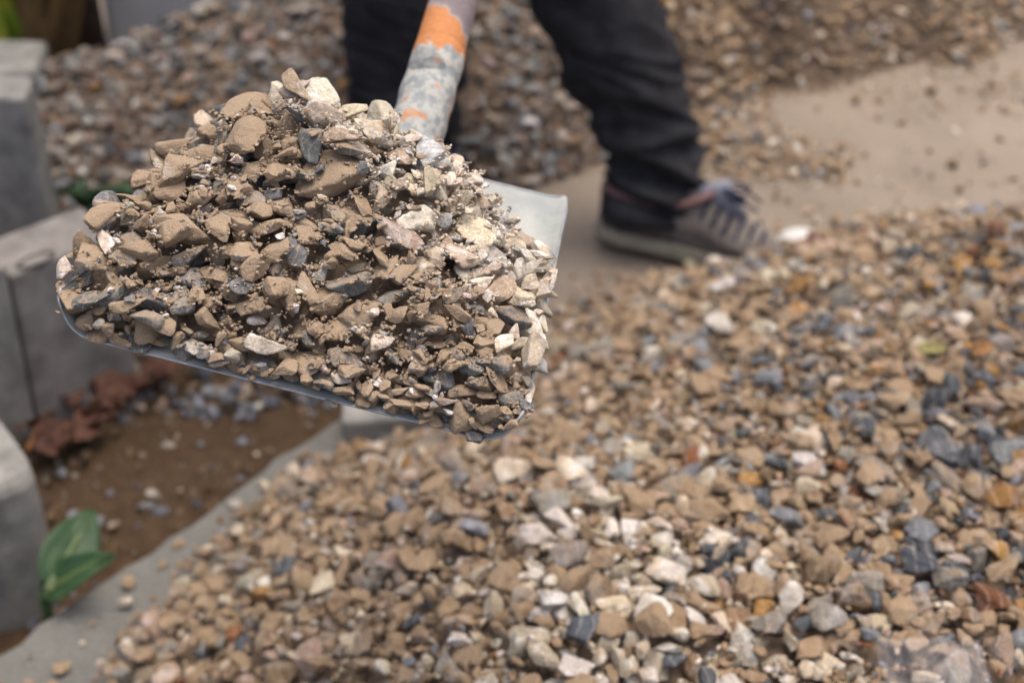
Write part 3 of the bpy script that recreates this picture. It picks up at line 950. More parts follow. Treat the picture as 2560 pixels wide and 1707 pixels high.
for k, (x, y, ln, wd, az, mt, lb) in enumerate(hl):
    p = heap_point(x, y)
    o = leaf(ln, wd, mt, None, 'fallen_leaf', (p[0] - ln / 2, p[1], p[2] + .004), (.5, -.1, az), .3, .4, .003, k + 20)
    tag(o, lb, 'leaf', 'fallen leaves on the heap')

# ------------------------------------------------------------------ shovel
YAW, PIT, ROL = -.16796, -.06425, .17362
ORI = unproj(710.0, 967.9, .9)
SR = Matrix.Rotation(YAW, 3, 'Z') @ Matrix.Rotation(PIT, 3, 'X') @ Matrix.Rotation(ROL, 3, 'Y')
SRn = np.array(SR)
BL, BW, WALL, FLARE = .305, .14, .034, .0150
shovel = empty('shovel', tuple(ORI))
tag(shovel, 'square-mouthed steel shovel with an orange painted handle, held above the heap', 'shovel')
def smooth01(t):
    t = np.clip(t, 0, 1); return t * t * (3 - 2 * t)
def blade_point(s, v):
    """s in [-1,1] across the rolled section, v in metres from the front edge"""
    k = v / BL
    flat = BW - .012
    # arc length parametrisation: flat floor, round bend, flared wall
    r = .018
    tot = flat + r * 1.15 + .019
    a = abs(s) * tot
    if a < flat: u, w = a, 0.0
    else:
        b = a - flat; th = min(b / r, 1.15)
        u = flat + r * math.sin(th); w = r * (1 - math.cos(th))
        if b > r * 1.15:
            e = b - r * 1.15; u += e * math.cos(1.15); w += e * math.sin(1.15)
    w *= 1 - .84 * k
    # dished middle and turned-up back
    w += .003 * (1 - math.cos(min(1, k * 3) * math.pi)) * (-.5)
    kb = max(0, (v - (BL - .12)) / .12); w += .027 * kb ** 1.6
    u = u * (1 - .13 * k)
    return np.array([math.copysign(u, s) + .006 * k, v, w])
def make_blade():
    ns, nv = 72, 44; V = []
    for j in range(nv + 1):
        v = BL * j / nv
        for i in range(ns + 1):
            s = i / ns * 2 - 1
            # round the corners of the sheet
            vv = v
            e = max(0, abs(s) - .93) / .07
            cut = .014 * (1 - math.sqrt(max(0, 1 - e * e)))
            vv = cut * .5 + v * (BL - cut * 1.5) / BL
            V.append(blade_point(s, vv))
    F = []
    for j in range(nv):
        for i in range(ns):
            a = j * (ns + 1) + i
            F.append((a, a + 1, a + ns + 2, a + ns + 1))
    o = pydata('blade', V, F, None, shovel, True)
    return o
def blade_mat():
    m, nt, bsdf, nodes, links = new_mat('cement_coated_steel')
    pos = N(nodes, 'ShaderNodeTexCoord').outputs['Object']
    n1 = noise_node(nodes, links, pos, 30, 6, .65); n2 = noise_node(nodes, links, pos, 320, 4, .6)
    geo = N(nodes, 'ShaderNodeNewGeometry')
    c = mixc(nodes, links, ramp(nodes, links, n1, [(.32, 0.), (.62, 1.)]), (.26, .285, .28), (.37, .385, .36))
    c = mixc(nodes, links, ramp(nodes, links, n2, [(.62, 0.), (.72, .6)]), c, (.40, .30, .20))
    links.new(c, bsdf.inputs['Base Color'])
    bsdf.inputs['Roughness'].default_value = .7; bsdf.inputs['Metallic'].default_value = .1
    b = N(nodes, 'ShaderNodeBump'); b.inputs['Distance'].default_value = .0006; b.inputs['Strength'].default_value = .6
    links.new(n2, b.inputs['Height']); links.new(b.outputs[0], bsdf.inputs['Normal'])
    return m
bl = make_blade()
bl.data.materials.append(blade_mat())
bl.matrix_local = SR.to_4x4()
sm = bl.modifiers.new('sheet', 'SOLIDIFY'); sm.thickness = .0016; sm.offset = -1
# bright worn rim along the front and side edges
def rim():
    path = []
    for i in range(61):
        s = i / 60 * 2 - 1
        e = max(0, abs(s) - .93) / .07
        p = blade_point(s, .007 * (1 - math.sqrt(max(0, 1 - e * e))))
        path.append(p + np.array([0, -.0001, -.0008]))
    o = tube(path, [(.0009, .0009)] * len(path), 8, M_edge, 'worn_front_edge', shovel)
    o.matrix_local = SR.to_4x4()
rim()
for sgn in (-1, 1):
    path = [blade_point(sgn, .008 + (BL - .022) * i / 30) + np.array([0, 0, -.0008]) for i in range(31)]
    o = tube(path, [(.0011, .0011)] * len(path), 8, M_steel, 'side_rim', shovel); o.matrix_local = SR.to_4x4()
path = [blade_point(i / 40 * 1.84 - .92, BL - .001) + np.array([0, 0, -.0005]) for i in range(41)]
o = tube(path, [(.0012, .0012)] * len(path), 8, M_steel, 'back_rim', shovel); o.matrix_local = SR.to_4x4()

# handle and socket
HB = unproj(1028, 372, 1.165); HT = unproj(1136, 0, 1.262)
hd = Vector(HT - HB); vis_len = hd.length; hd.normalize()
def handle_mat():
    m, nt, bsdf, nodes, links = new_mat('paint_cement_and_wood')
    tc = N(nodes, 'ShaderNodeTexCoord').outputs['Object']
    sep = N(nodes, 'ShaderNodeSeparateXYZ'); links.new(tc, sep.inputs[0])
    nA = noise_node(nodes, links, tc, 38, 5, .6, .6); nB = noise_node(nodes, links, tc, 260, 5, .65); nC = noise_node(nodes, links, tc, 95, 4, .6)
    z = sep.outputs['Z']
    zz = mathn(nodes, links, 'ADD', z, mathn(nodes, links, 'MULTIPLY', mathn(nodes, links, 'SUBTRACT', nA, .5), .075))
    zz = mathn(nodes, links, 'ADD', zz, mathn(nodes, links, 'MULTIPLY', sep.outputs['X'], -.12))
    z2 = mathn(nodes, links, 'ADD', z, mathn(nodes, links, 'MULTIPLY', mathn(nodes, links, 'SUBTRACT', nC, .5), .05))
    z2 = mathn(nodes, links, 'ADD', z2, mathn(nodes, links, 'MULTIPLY', sep.outputs['X'], -.85))
    cem = mixc(nodes, links, nB, (.26, .275, .26), (.50, .50, .45))
    cem = mixc(nodes, links, ramp(nodes, links, nC, [(.42, 0.), (.54, 1.)]), (.22, .245, .25), cem)
    org = mixc(nodes, links, nB, (.40, .145, .04), (.56, .24, .085))
    mau = mixc(nodes, links, nC, (.12, .095, .10), (.23, .195, .20))
    spots = ramp(nodes, links, nA, [(.585, 0.), (.64, .9)])
    low = mixc(nodes, links, mathn(nodes, links, 'MULTIPLY', spots, .85), cem, org)
    a1 = VIS * .57; a2 = VIS * .80
    f1 = ramp(nodes, links, mathn(nodes, links, 'MULTIPLY', zz, 1 / .2), [(a1 / .2 - .015, 0.), (a1 / .2 + .02, 1.)])
    f2 = ramp(nodes, links, mathn(nodes, links, 'MULTIPLY', z2, 1 / .2), [(a2 / .2 - .012, 0.), (a2 / .2 + .012, 1.)])
    f3 = ramp(nodes, links, mathn(nodes, links, 'MULTIPLY', z2, 1 / .2), [(a2 / .2 - .01, 0.), (a2 / .2 + .05, 1.)])
    greyed = mixc(nodes, links, f3, (.36, .35, .31), mau)
    c = mixc(nodes, links, f1, low, org); c = mixc(nodes, links, f2, c, greyed)
    links.new(c, bsdf.inputs['Base Color']); bsdf.inputs['Roughness'].default_value = .75
    b = N(nodes, 'ShaderNodeBump'); b.inputs['Distance'].default_value = .0018; b.inputs['Strength'].default_value = .8
    hh = mathn(nodes, links, 'SUBTRACT', mathn(nodes, links, 'ADD', nB, nC), mathn(nodes, links, 'MULTIPLY', f1, .8))
    links.new(hh, b.inputs['Height']); links.new(b.outputs[0], bsdf.inputs['Normal'])
    return m
VIS = vis_len
hm = handle_mat()
q = hd.to_track_quat('Z', 'Y').to_matrix().to_4x4()
HM = Matrix.Translation(Vector(HB) - Vector(ORI)) @ q
def handle_part(name, zs, rs, wob=0):
    path = [(0, 0, z) for z in zs]
    o = tube(path, rs, 32, hm, name, shovel, wob=wob); o.matrix_local = HM
    return o
zz_ = [-.02 + i * .004 for i in range(34)]
handle_part('socket', zz_, [.0242 - .00007 * i + .0010 * math.sin(i * .7) * math.exp(-i / 30) for i in range(34)], .0022)
handle_part('handle_pole', [.070 + i * .05 for i in range(22)], [.0216 - .0001 * i for i in range(22)])
# neck joining socket and blade
nb = SR @ Vector((.012, BL - .045, .012)); ne = Vector(HB) - Vector(ORI)
o = tube([nb, nb * .6 + ne * .4 + Vector((0, 0, .004)), ne + hd * -.01, ne + hd * .02], [(.034, .006), (.028, .012), (.0205, .0205), (.0205, .0205)], 20, hm, 'neck', shovel)
HANDLE_O = Vector(HB); HANDLE_D = hd

# ------------------------------------------------------------------ load on the shovel
lc = [(-.145, 0, .026), (-.1, 0, .024), (-.05, 0, .023), (0, 0, .022), (.05, 0, .022), (.1, 0, .022), (.14, 0, .026),
      (-.152, .06, .052), (-.150, .12, .046), (-.138, .16, .050), (-.10, .18, .072), (-.05, .19, .112), (0, .20, .106), (.035, .20, .102), (.065, .20, .090),
      (.10, .195, .062), (.120, .19, .046), (.140, .17, .044), (.152, .14, .054), (.154, .08, .052), (.148, .03, .044), (0, .10, .084), (-.05, .10, .082), (-.1, .10, .060),
      (.05, .10, .078), (.1, .10, .066), (-.05, .05, .054), (.05, .05, .052), (0, .05, .054), (.1, .05, .050), (-.1, .05, .048),
      (-.13, .22, .050), (-.11, .26, .050), (-.03, .28, .05), (.02, .275, .036), (.06, .25, .022), (.10, .232, .004), (.13, .212, .012), (.15, .24, -.004), (0, .31, .01), (.1, .3, -.005), (-.1, .31, .02)]
tf = tps([(a, b) for a, b, _ in lc], [h for *_, h in lc], 1e-5)
lf = Field(ORI[0] - .24, ORI[0] + .26, ORI[1] - .10, ORI[1] + .40, .001)
# blade floor height at every world x,y of the field (rotation is small: two fixed-point steps)
A = SRn[:2, :2]; Ai = np.linalg.inv(A)
floorh = np.zeros_like(lf.X)
for _ in range(3):
    # solve for local u,v with local w = w(u,v)
    dx = lf.X - ORI[0]; dy = lf.Y - ORI[1]
    if _ == 0: wl_ = np.zeros_like(dx)
    dx2 = dx - SRn[0, 2] * wl_; dy2 = dy - SRn[1, 2] * wl_
    U_ = Ai[0, 0] * dx2 + Ai[0, 1] * dy2; V_ = Ai[1, 0] * dx2 + Ai[1, 1] * dy2
    kk = np.clip(V_ / BL, 0, 1); Us = (U_ - .006 * kk) / (1 - .13 * kk)
    ab = np.abs(Us) - (BW - .012)
    wl_ = np.clip(ab, 0, .03) ** 1.35 * 2.9 * (1 - .84 * kk) + .027 * np.clip((V_ - (BL - .12)) / .12, 0, 1) ** 1.6
floorz = ORI[2] + SRn[2, 0] * U_ + SRn[2, 1] * V_ + SRn[2, 2] * wl_
planez = ORI[2] + SRn[2, 0] * U_ + SRn[2, 1] * V_
inside = (np.abs(Us) < BW + FLARE - .002) & (V_ > .001) & (V_ < BL - .004)
support = (np.abs(Us) < BW + FLARE + .003) & (V_ > -.009) & (V_ < BL - .004)
smask = (np.abs(Us) < BW + FLARE + .001) & (V_ > -.005) & (V_ < BL - .004)
tgt = planez + tf(U_, V_) + .004 * vnoise(lf.X, lf.Y, 70, 8) * np.clip(V_ / .05, 0, 1)
tgt = np.maximum(tgt, planez - .002)
load = empty('gravel_load', tuple(ORI))
tag(load, 'mound of dusty brown and pale crushed stones piled on the shovel blade', 'gravel load')
base = np.where(inside, np.maximum(floorz, tgt - .0235 - .004 * vnoise(lf.X, lf.Y, 120, 2) - .02 * np.clip(1 - V_ / .045, 0, 1)), -1.)
lf.H = np.where(inside, base, np.where(support, floorz, -1.))
# dirt body under the stones
st = 3
cx = lf.X[::st, ::st]; cy = lf.Y[::st, ::st]; cz = base[::st, ::st]; cin = inside[::st, ::st]
ny_ = cx.shape[1]
idm = -np.ones(cx.shape, int); VV = []
for i, j in np.argwhere(cin):
    idm[i, j] = len(VV); VV.append((cx[i, j], cy[i, j], max(cz[i, j] + .0005, floorz[i * st, j * st] + .0008)))
FF = []
for i in range(cx.shape[0] - 1):
    for j in range(ny_ - 1):
        qd = (idm[i, j], idm[i + 1, j], idm[i + 1, j + 1], idm[i, j + 1])
        if min(qd) >= 0 and cz[i, j] > floorz[i * st, j * st] + .0015: FF.append(qd)
o = pydata('dirt_body', VV, FF, M_dirt, None, True)
o.parent = load; o.matrix_parent_inverse = Matrix.Translation(load.location).inverted()
rl = np.random.RandomState(14)
lmask = smask & (tgt - floorz > .003)
front = inside & (V_ < .03)
a0 = lf.drop(ANGULAR, rl.uniform(.010, .019, 46), tgt + .002, smask & (V_ < .012), rl, 5, 14, .6, .12)
a0 += lf.drop(ANGULAR, rl.uniform(.005, .010, 120), tgt - .006, smask & (V_ < .012), rl, 6, 10, .3, .12)
a0 += lf.drop(ANGULAR, rl.uniform(.011, .018, 26), tgt + .004, smask & (np.abs(Us) > .142) & (V_ < .17), rl, 5, 14, .6, .12)
sz = np.r_[rl.uniform(.0130, .0195, 580), rl.uniform(.0100, .0130, 380), rl.uniform(.0195, .0270, 70)]
rl.shuffle(sz)
a1 = lf.drop(ANGULAR, sz, tgt, lmask & (V_ > .0), rl, 14, 12, .5, .14)
a2 = lf.drop(ANGULAR, rl.uniform(.0075, .0115, 700), tgt - .0025, lmask, rl, 14, 9, .3, .12)
a3 = lf.drop(ANGULAR, rl.uniform(.0035, .0075, 1500), tgt - .0050, lmask, rl, 12, 6, .3, .12)
a4 = lf.drop(ANGULAR, rl.uniform(.012, .0215, 26), tgt + .010, inside & lmask & (np.abs(Us) < .125) & (V_ > .02) & (V_ < .16), rl, 3, 16, .8, .15)
a5 = lf.drop(ANGULAR, rl.uniform(.004, .0085, 190), tgt + .006, inside & lmask & (np.abs(Us) < .13) & (V_ < .17), rl, 2, 8, 2., .1)
# grit settles in the hollows
def blur(Z, n):
    K = np.cumsum(np.pad(Z, ((n + 1, n), (0, 0)), 'edge'), 0); Z = (K[2 * n + 1:] - K[:-2 * n - 1]) / (2 * n + 1)
    K = np.cumsum(np.pad(Z, ((0, 0), (n + 1, n)), 'edge'), 1); return (K[:, 2 * n + 1:] - K[:, :-2 * n - 1]) / (2 * n + 1)
sm_ = blur(np.where(inside, lf.H, floorz), 6)
hollow = inside & (lf.H < sm_ - .0008) & (np.abs(Us) < .132) & (V_ > .012) & (tgt - planez > .03) & ((V_ < .17) | (Us > .02) & (V_ < .2))
a6 = lf.drop(ANGULAR, rl.uniform(.0009, .0027, 4200), sm_ + .004, hollow, rl, 10, 3, 9, .1, force=True)
a7 = lf.drop(ANGULAR, rl.uniform(.0007, .0012, 120), sm_ + .02, hollow, rl, 2, 2, 9, .1, force=True)
a8 = lf.drop(ANGULAR, rl.uniform(.0009, .0022, 600), sm_ + .02, front, rl, 2, 2, 9, .1, force=True)
print('load', a1, a2, a3, a4, a5, a6, a7, a8)
pl_ = np.random.RandomState(23)
def load_colour(x, y, z, s):
    dx, dy = x - ORI[0], y - ORI[1]
    u = Ai[0, 0] * dx + Ai[0, 1] * dy; v = Ai[1, 0] * dx + Ai[1, 1] * dy
    vb = float(np.interp(u, [-.15, -.08, -.05, 0, .04, .10, .145, .16], [.24, .190, .168, .134, .098, .066, .028, .01]))
    pale = float(np.clip((v - vb) / .022, 0, 1))
    if pl_.rand() < pale * .97:
        return pal(pl_, [(5, (.53, .445, .335), .10), (2.6, (.61, .54, .44), .05), (1.2, (.40, .40, .385), .1), (.8, (.42, .32, .235), .3), (.2, SLATE, .1)])
    if s < .0036:
        return pal(pl_, [(5, (.31, .23, .155), .5), (2, (.36, .275, .19), .3), (.6, (.50, .43, .34), .05), (.6, (.18, .18, .175), .1)])
    if s < .0075:
        return pal(pl_, [(4.6, (.28, .205, .145), .75), (1.6, (.54, .47, .39), .08), (.8, (.62, .58, .52), .02), (1.4, (.17, .175, .172), .4)])
    return pal(pl_, [(4.4, (.31, .23, .155), .82), (1.7, (.17, .175, .172), .42), (1.5, (.25, .235, .20), .5), (.5, (.52, .46, .38), .15), (1.4, (.36, .27, .18), .6)])
build_stones(lf, ANGULAR, load_colour, load, 300, (M_load_obj, M_load_att), lod_obj=5, size_min=.004,
             lod_fn=lambda s, d: 4 if s > .0125 else 3 if s > .0045 else 2, small_name='small_stones_and_grit', min_vis=-1)

# ------------------------------------------------------------------ person with the shovel
def remesh(name, bms, voxel, mat, parent=None, smooth_it=4, disp=None):
    me = bpy.data.meshes.new(name); bm = bmesh.new()
    for b in bms:
        tmp = bpy.data.meshes.new('t'); bmesh.ops.recalc_face_normals(b, faces=b.faces); b.to_mesh(tmp); b.free(); bm.from_mesh(tmp); bpy.data.meshes.remove(tmp)
    bm.to_mesh(me); bm.free()
    o = bpy.data.objects.new(name, me); scene.collection.objects.link(o)
    r = o.modifiers.new('r', 'REMESH'); r.mode = 'VOXEL'; r.voxel_size = voxel
    s = o.modifiers.new('s', 'SMOOTH'); s.factor = .5; s.iterations = smooth_it
    dg = bpy.context.evaluated_depsgraph_get(); dg.update()
    nm = bpy.data.meshes.new_from_object(o.evaluated_get(dg))
    o.modifiers.clear(); o.data = nm; bpy.data.meshes.remove(me)
    nm.name = name
    nm.polygons.foreach_set('use_smooth', [True] * len(nm.polygons))
    nm.materials.clear(); nm.materials.append(mat)
    if disp:
        co = np.empty(len(nm.vertices) * 3, np.float32); nm.vertices.foreach_get('co', co); co = co.reshape(-1, 3)
        no = np.empty(len(nm.vertices) * 3, np.float32); nm.vertices.foreach_get('normal', no); no = no.reshape(-1, 3)
        co += no * disp(co)[:, None].astype(np.float32)
        nm.vertices.foreach_set('co', co.ravel()); nm.update()
    if parent is not None: o.parent = parent
    return o

def tb(path, rad, seg=20): return tube(path, rad, seg, name=None)

hp = lambda t: HANDLE_O + HANDLE_D * t
def ball(c, r):
    bm = bmesh.new(); bmesh.ops.create_icosphere(bm, subdivisions=3, radius=1)
    for v in bm.verts: v.co = Vector((v.co.x * r[0], v.co.y * r[1], v.co.z * r[2])) + Vector(c)
    return bm
def hand_bms(t, wrist, sgn):
    out = []; ax = HANDLE_D; c0 = hp(t)
    u = (Vector(wrist) - c0); u = (u - ax * u.dot(ax)).normalized(); w = ax.cross(u) * sgn
    rr = .030
    out.append(tb([c0 + u * rr - ax * .042, c0 + u * (rr + .004), c0 + u * rr + ax * .042], [(.012, .022), (.014, .026), (.012, .022)], 14))
    out.append(tb([Vector(wrist), Vector(wrist) * .4 + (c0 + u * rr) * .6, c0 + u * rr], [.027, .026, .024], 14))
    for k, ln in enumerate((.9, 1.0, .95, .8)):
        off = ax * (-.036 + .024 * k)
        pts = []
        for i in range(7):
            a = (.15 + ln * 3.6 * i / 6)
            pts.append(c0 + off + (u * math.cos(a) + w * math.sin(a)) * (rr + .001))
        out.append(tb(pts, [.0090, .0088, .0086, .0084, .008, .0075, .006], 10))
    pts = [c0 + ax * .046 + (u * math.cos(a) - w * math.sin(a)) * (rr + .002) for a in (.0, .6, 1.2, 1.8, 2.3)]
    out.append(tb(pts, [.012, .0115, .0105, .0095, .007], 10))
    return out
HIPC = Vector((-.12, 2.40, .92)); SHC = Vector((-.02, 2.26, 1.40))
fdir = Vector((.55, -.83, 0)); rdir = Vector((-.83, -.55, 0))
shL = SHC - rdir * .18; shR = SHC + rdir * .18
h1 = hp(.52); h2 = hp(.92)
wr1 = h1 + Vector((-.05, .05, .055)); wr2 = h2 + Vector((.06, .05, .05))
el1 = Vector((-.30, 2.02, 1.12)); el2 = Vector((.26, 2.22, 1.14))
headc = SHC + Vector((.05, -.10, .23))
torso = [HIPC, HIPC + Vector((.02, -.02, .12)), (HIPC + SHC) / 2 + Vector((0, 0, .05)), SHC + Vector((0, .01, -.10)), SHC + Vector((0, 0, .01))]
tor_r = [(.150, .115), (.135, .105), (.155, .115), (.175, .115), (.12, .085)]
body = [tb(torso, tor_r), tb([SHC + Vector((0, 0, -.02)), SHC + Vector((.02, -.05, .08)), headc - Vector((0, -.01, .06))], [.065, .055, .052]),
        ball(headc, (.078, .095, .118)), ball(headc + Vector((.045, -.075, -.055)), (.045, .045, .05)), ball(headc + fdir * .098 + Vector((0, 0, -.012)), (.014, .014, .024)),
        ball(headc + rdir * .078, (.012, .02, .032)), ball(headc - rdir * .078, (.012, .02, .032)),
        tb([shR, el1, wr1], [.052, .043, .028]), tb([shL, el2, wr2], [.052, .043, .028])]
body += hand_bms(.52, wr1, 1) + hand_bms(.92, wr2, -1)
RLEG = [((.233, 2.067, .060), .078), ((.234, 2.071, .080), .084), ((.233, 2.077, .10), .083), ((.236, 2.086, .135), .080), ((.230, 2.097, .17), .077), ((.222, 2.10, .20), .080), ((.207, 2.107, .24), .080),
        ((.186, 2.117, .285), .086), ((.158, 2.133, .34), .093), ((.125, 2.152, .41), .098), ((.100, 2.165, .47), .101), ((.03, 2.25, .66), .108), ((-.05, 2.37, .84), .125)]
LLEG = [((-.185, 2.22, .06), .080), ((-.183, 2.22, .12), .086), ((-.18, 2.215, .25), .097), ((-.178, 2.21, .36), .101), ((-.176, 2.20, .46), .103), ((-.178, 2.28, .66), .112), ((-.19, 2.42, .84), .13)]
body += [tb([p for p, r in RLEG], [r * .5 for p, r in RLEG]), tb([p for p, r in LLEG], [r * .5 for p, r in LLEG])]
person = remesh('person', body, .0075, M_skin)
tag(person, 'worker in black jeans and grey-brown trainers swinging the shovel', 'person')
def jeans_disp(co):
    d = np.zeros(len(co))
    for k, (x, y, z) in enumerate(co.tolist()):
        low = min(1., max(0., (.44 - z) / .26))
        tilt = z + .35 * (x - .15) + .25 * (y - 2.1)
        f = mnoise.noise(Vector((x * 7, y * 7, tilt * 34)))
        g = mnoise.noise(Vector((x * 12 + 5, y * 12, tilt * 17 + 3)))
        d[k] = low * (.028 * (abs(f) * -1.6 + .32)) + .012 * g + .0025 * mnoise.noise(Vector((x * 30, y * 30, z * 26)))
    return d
trous = remesh('trousers', [tb([p for p, r in RLEG], [r for p, r in RLEG], 32), tb([p for p, r in LLEG], [r for p, r in LLEG], 32),
                            tb([HIPC + Vector((-.0, .0, -.12)), HIPC, HIPC + Vector((.02, -.02, .13))], [(.16, .13), (.168, .132), (.150, .12)], 28)], .006, M_denim, person, 6, jeans_disp)
jk = remesh('jacket', [tb(torso[1:] , [(a + .018, b + .018) for a, b in tor_r[1:]]), tb([shR, el1, el1 * .12 + wr1 * .88], [.068, .058, .044]), tb([shL, el2, el2 * .12 + wr2 * .88], [.068, .058, .044])], .012, M_jacket, person, 5)
hair = remesh('hair', [ball(headc + Vector((-.008, .016, .022)), (.083, .099, .112))], .008, M_hair, person, 2)
for sg in (-1, 1):
    e = bmesh.new(); bmesh.ops.create_icosphere(e, subdivisions=2, radius=.012)
    o = from_bm('eye', e, M_white, person, True); o.location = headc + fdir * .083 + rdir * (.032 * sg) + Vector((0, 0, .012))
e = tb([headc + fdir * .096 - rdir * .022 + Vector((0, 0, -.058)), headc + fdir * .103 + Vector((0, 0, -.057)), headc + fdir * .096 + rdir * .022 + Vector((0, 0, -.058))], [.003, .005, .003], 8)
from_bm('mouth', e, simple_mat('lip', (.30, .12, .10)), person, True)

# trainers
M_upper = simple_mat('dusty_taupe_suede', (.135, .117, .104), .95, .3, 45, .0012, 500, col2=(.20, .175, .153), coords='Object')
M_upper2 = simple_mat('dark_plum_suede', (.085, .073, .070), .95, .3, 60, .001, 500, coords='Object')
M_sole = simple_mat('dirty_pale_rubber', (.30, .285, .22), .85, .25, 30, .0008, 300, coords='Object')
M_out = simple_mat('brown_outsole', (.13, .095, .055), .9, .3, 60, .001, 300, coords='Object')
M_lace = simple_mat('navy_lace', (.022, .030, .060), .9, .3, 90, coords='Object')
M_tongue = simple_mat('blue_grey_mesh', (.23, .25, .30), .95, .15, 300, .0006, 900, coords='Object')
M_collar = simple_mat('faded_red_lining', (.19, .105, .10), .9, .2, 90, coords='Object')
SL = .285
def foot_w(t):
    # half widths (inner, outer) along the foot, t=0 heel, 1 toe
    ks = np.array([0, .04, .12, .3, .5, .68, .85, .95, 1.0]); w = np.array([.008, .023, .031, .032, .036, .044, .037, .022, .004])
    return float(np.interp(t, ks, w))
def foot_h(t):
    ks = np.array([0, .06, .2, .32, .40, .5, .62, .75, .88, .96, 1.0]); h = np.array([.075, .092, .088, .094, .104, .116, .098, .072, .054, .038, .020])
    return float(np.interp(t, ks, h))
def loft(rings, closed_ends=True):
    bm = bmesh.new(); R_ = [[bm.verts.new(p) for p in r] for r in rings]; n = len(R_[0])
    for a_, b_ in zip(R_[:-1], R_[1:]):
        for k in range(n): bm.faces.new((a_[k], a_[(k + 1) % n], b_[(k + 1) % n], b_[k]))
    if closed_ends: bm.faces.new(R_[0][::-1]); bm.faces.new(R_[-1])
    return bm
def shoe(parent, name, loc, az, lift):
    root = bpy.data.objects.new(name, None); root.empty_display_size = .05; link(root, parent)
    T = np.linspace(0, 1, 41)
    def section(t, z0, z1f, wf, pinch, n=28):
        w = foot_w(t) * wf; h = z1f(t); pts = []
        for k in range(n):
            a = 2 * math.pi * k / n
            ca, sa = math.cos(a), math.sin(a)
            y = w * math.copysign(abs(ca) ** .75, ca); zz = (sa + 1) / 2
            y *= 1 - pinch * max(0, sa) ** 1.2
            pts.append((t * SL, y, z0 + (h - z0) * (zz ** .9)))
        return pts
    up = from_bm('upper', loft([section(t, .012, foot_h, .97, .62 if .12 < t < .7 else .5) for t in T]), M_upper, root, True)
    sp = lambda t: .012 * max(0, (t - .75) / .25) ** 2
    def slab(z0, z1, wf):
        return loft([[(t * SL * 1.02 - .003, foot_w(min(1, max(0, t))) * wf * math.copysign(abs(math.cos(a)) ** .4, math.cos(a)) + 0, (z0 + sp(t)) if math.sin(a) < 0 else (z1 + sp(t)))
                      for a in [2 * math.pi * (k + .5) / 12 for k in range(12)]] for t in T])
    so = from_bm('sole', slab(.008, .030, 1.10), M_sole, root, False)
    ou = from_bm('outsole', slab(.0, .0085, 1.06), M_out, so, False)
    # darker side panel wrapping the heel and side
    for sg in (-1, 1):
        V, F = [], []
        tt_ = np.linspace(.03, .66, 26)
        for t in tt_:
            top = .052 - .022 * smooth01((t - .1) / .56)
            for q in range(5):
                z = .028 + (top - .028 + .012) * q / 4
                w = foot_w(t) * (1.0 - .12 * (z / .09)) * 1.02
                V.append((t * SL, sg * (w + .0015), z))
        for i in range(25):
            for q in range(4):
                a = i * 5 + q; F.append((a, a + 5, a + 6, a + 1))
        pydata('side_panel', V, F, M_upper2, root, True).modifiers.new('t', 'SOLIDIFY').thickness = .002
    # tongue and collar
    tube([(.200, 0, .072), (.178, 0, .097), (.164, 0, .114), (.156, 0, .128)], [(.020, .007), (.023, .009), (.026, .010), (.026, .007)], 16, M_tongue, 'tongue', root)
    col = []
    for k in range(25):
        a = math.pi * 2 * k / 24
        col.append((.082 + .080 * math.cos(a), .032 * math.sin(a), .092 + .028 * max(0, math.cos(a)) ** 2))
    tube(col, [.0058] * 25, 10, M_collar, 'collar', root, cap=False)
    # laces over the instep
    for k in range(6):
        t = .56 + .058 * k; z = foot_h(t) + .001; w = foot_w(t) * .55
        tube([(t * SL - .006, -w - .004, z - .014), (t * SL - .002, -w * .5, z + .001), (t * SL, 0, z + .005), (t * SL - .002, w * .5, z + .001), (t * SL - .006, w + .004, z - .014)], [.0028] * 5, 8, M_lace, 'lace', root)
        for sg in (-1, 1):
            bm = bmesh.new(); bmesh.ops.create_icosphere(bm, subdivisions=2, radius=.0052)
            ey = from_bm('eyelet', bm, M_lace, root, True); ey.location = (t * SL - .007, sg * (w + .008), z - .018)
    for sg in (-1, 1):
        tube([(.166, 0, .122), (.185, sg * .014, .132), (.208, sg * .022, .124), (.200, sg * .012, .112), (.172, 0, .118)], [.0028] * 5, 8, M_lace, 'lace_bow', root)
        tube([(.170, 0, .120), (.198, sg * .018, .122), (.228, sg * .014 - .012, .112)], [.0026] * 3, 8, M_lace, 'lace_end', root)
    root.rotation_euler = (0, lift, az); root.location = loc; root.scale = (1.14, 1.08, 1.04)
    return root
shoe(person, 'shoe', (.146, 2.078, .020), math.atan2(-.082, .26), R(3.4))
shoe(person, 'shoe', (-.24, 2.30, .002), math.atan2(-.75, .6), 0)

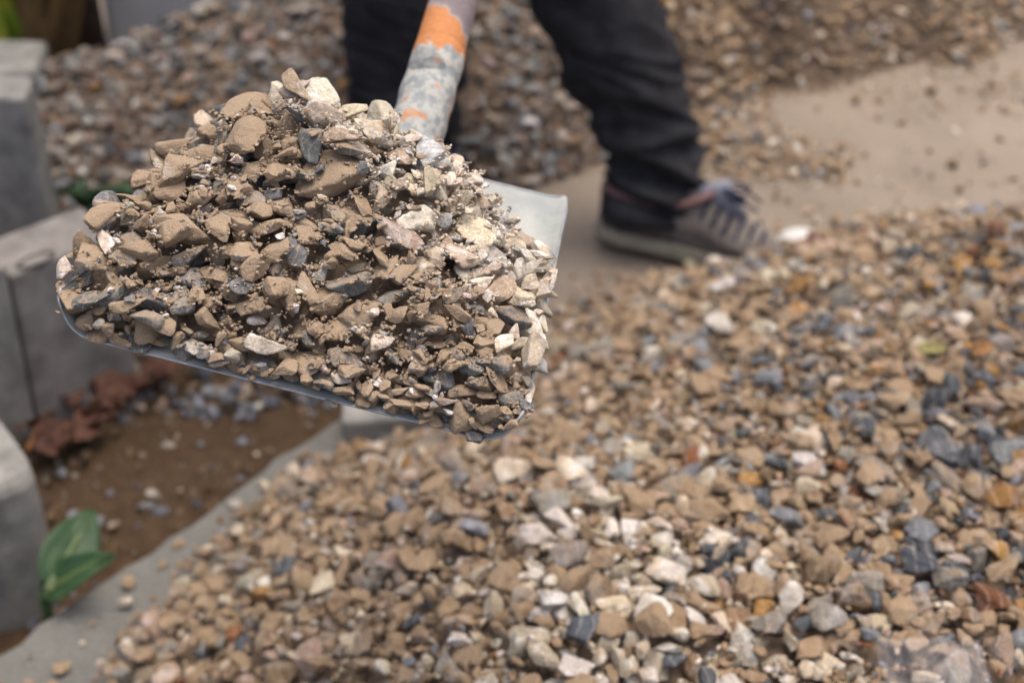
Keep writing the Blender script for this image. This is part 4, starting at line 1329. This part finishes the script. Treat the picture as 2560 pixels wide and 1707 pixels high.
# ------------------------------------------------------------------ small things
def lid():
    c = ground_pt(2000, 588, .02)
    bm = bmesh.new(); prof = [(0, .026), (.018, .026), (.029, .022), (.034, .013), (.036, .004), (.039, .002), (.039, .0), (.033, .0), (.031, .010), (.026, .018), (.0, .022)]
    rings = []
    for r, z in prof:
        rings.append([bm.verts.new((r * math.cos(2 * math.pi * k / 32), r * .75 * math.sin(2 * math.pi * k / 32), z)) for k in range(32)])
    for a_, b_ in zip(rings[:-1], rings[1:]):
        for k in range(32): bm.faces.new((a_[k], a_[(k + 1) % 32], b_[(k + 1) % 32], b_[k]))
    bmesh.ops.remove_doubles(bm, verts=bm.verts, dist=1e-5)
    o = from_bm('white_dish', bm, M_white, None, True); o.location = (c[0] - .006, c[1] - .012, -.001); o.rotation_euler = (R(-9), R(-5), .3); o.scale = (1.05, 1.1, 1.3)
    tag(o, 'white rounded plastic dish upturned on the sandy floor beyond the shoe toe', 'dish')
lid()
def film():
    m, nt, bsdf, nodes, links = new_mat('clear_plastic_film')
    bsdf.inputs['Base Color'].default_value = (.9, .92, .95, 1); bsdf.inputs['Roughness'].default_value = .16
    bsdf.inputs['IOR'].default_value = 1.35; bsdf.inputs['Alpha'].default_value = .05
    V, F = [], []; n = 44
    c = heap_point(2330, 1640)
    for i in range(n + 1):
        for j in range(n + 1):
            a, b = i / n * 2 - 1, j / n * 2 - 1
            wob = 1 + .25 * mnoise.noise(Vector((a * 2, b * 2, 5)))
            x = c[0] + a * .044 * wob; y = c[1] - .022 + b * .036 * wob
            ii = min(ff.nx - 3, max(2, int((x - ff.x0) / ff.cell))); jj = min(ff.ny - 3, max(2, int((y - ff.y0) / ff.cell)))
            z = ff.H[ii - 2:ii + 3, jj - 2:jj + 3].max()
            V.append([x, y, z])
    V = np.array(V).reshape(n + 1, n + 1, 3)
    z = V[..., 2].copy()
    for _ in range(8):
        zp = np.pad(z, 1, 'edge'); z = np.maximum(z * .0 + (zp[:-2, 1:-1] + zp[2:, 1:-1] + zp[1:-1, :-2] + zp[1:-1, 2:]) / 4, V[..., 2] - .002)
    for i in range(n + 1):
        for j in range(n + 1):
            z[i, j] += .004 + .006 * abs(mnoise.noise(Vector((i * .21, j * .17, 2)))) + .003 * mnoise.noise(Vector((i * .6, j * .5, 9)))
    V[..., 2] = z
    F = [(i * (n + 1) + j, (i + 1) * (n + 1) + j, (i + 1) * (n + 1) + j + 1, i * (n + 1) + j + 1) for i in range(n) for j in range(n)]
    o = pydata('plastic_film', V.reshape(-1, 3), F, m, None, True)
    o.modifiers.new('t', 'SOLIDIFY').thickness = .0002
    tag(o, 'crumpled scrap of clear plastic film on the heap at the bottom right', 'plastic scrap')
film()
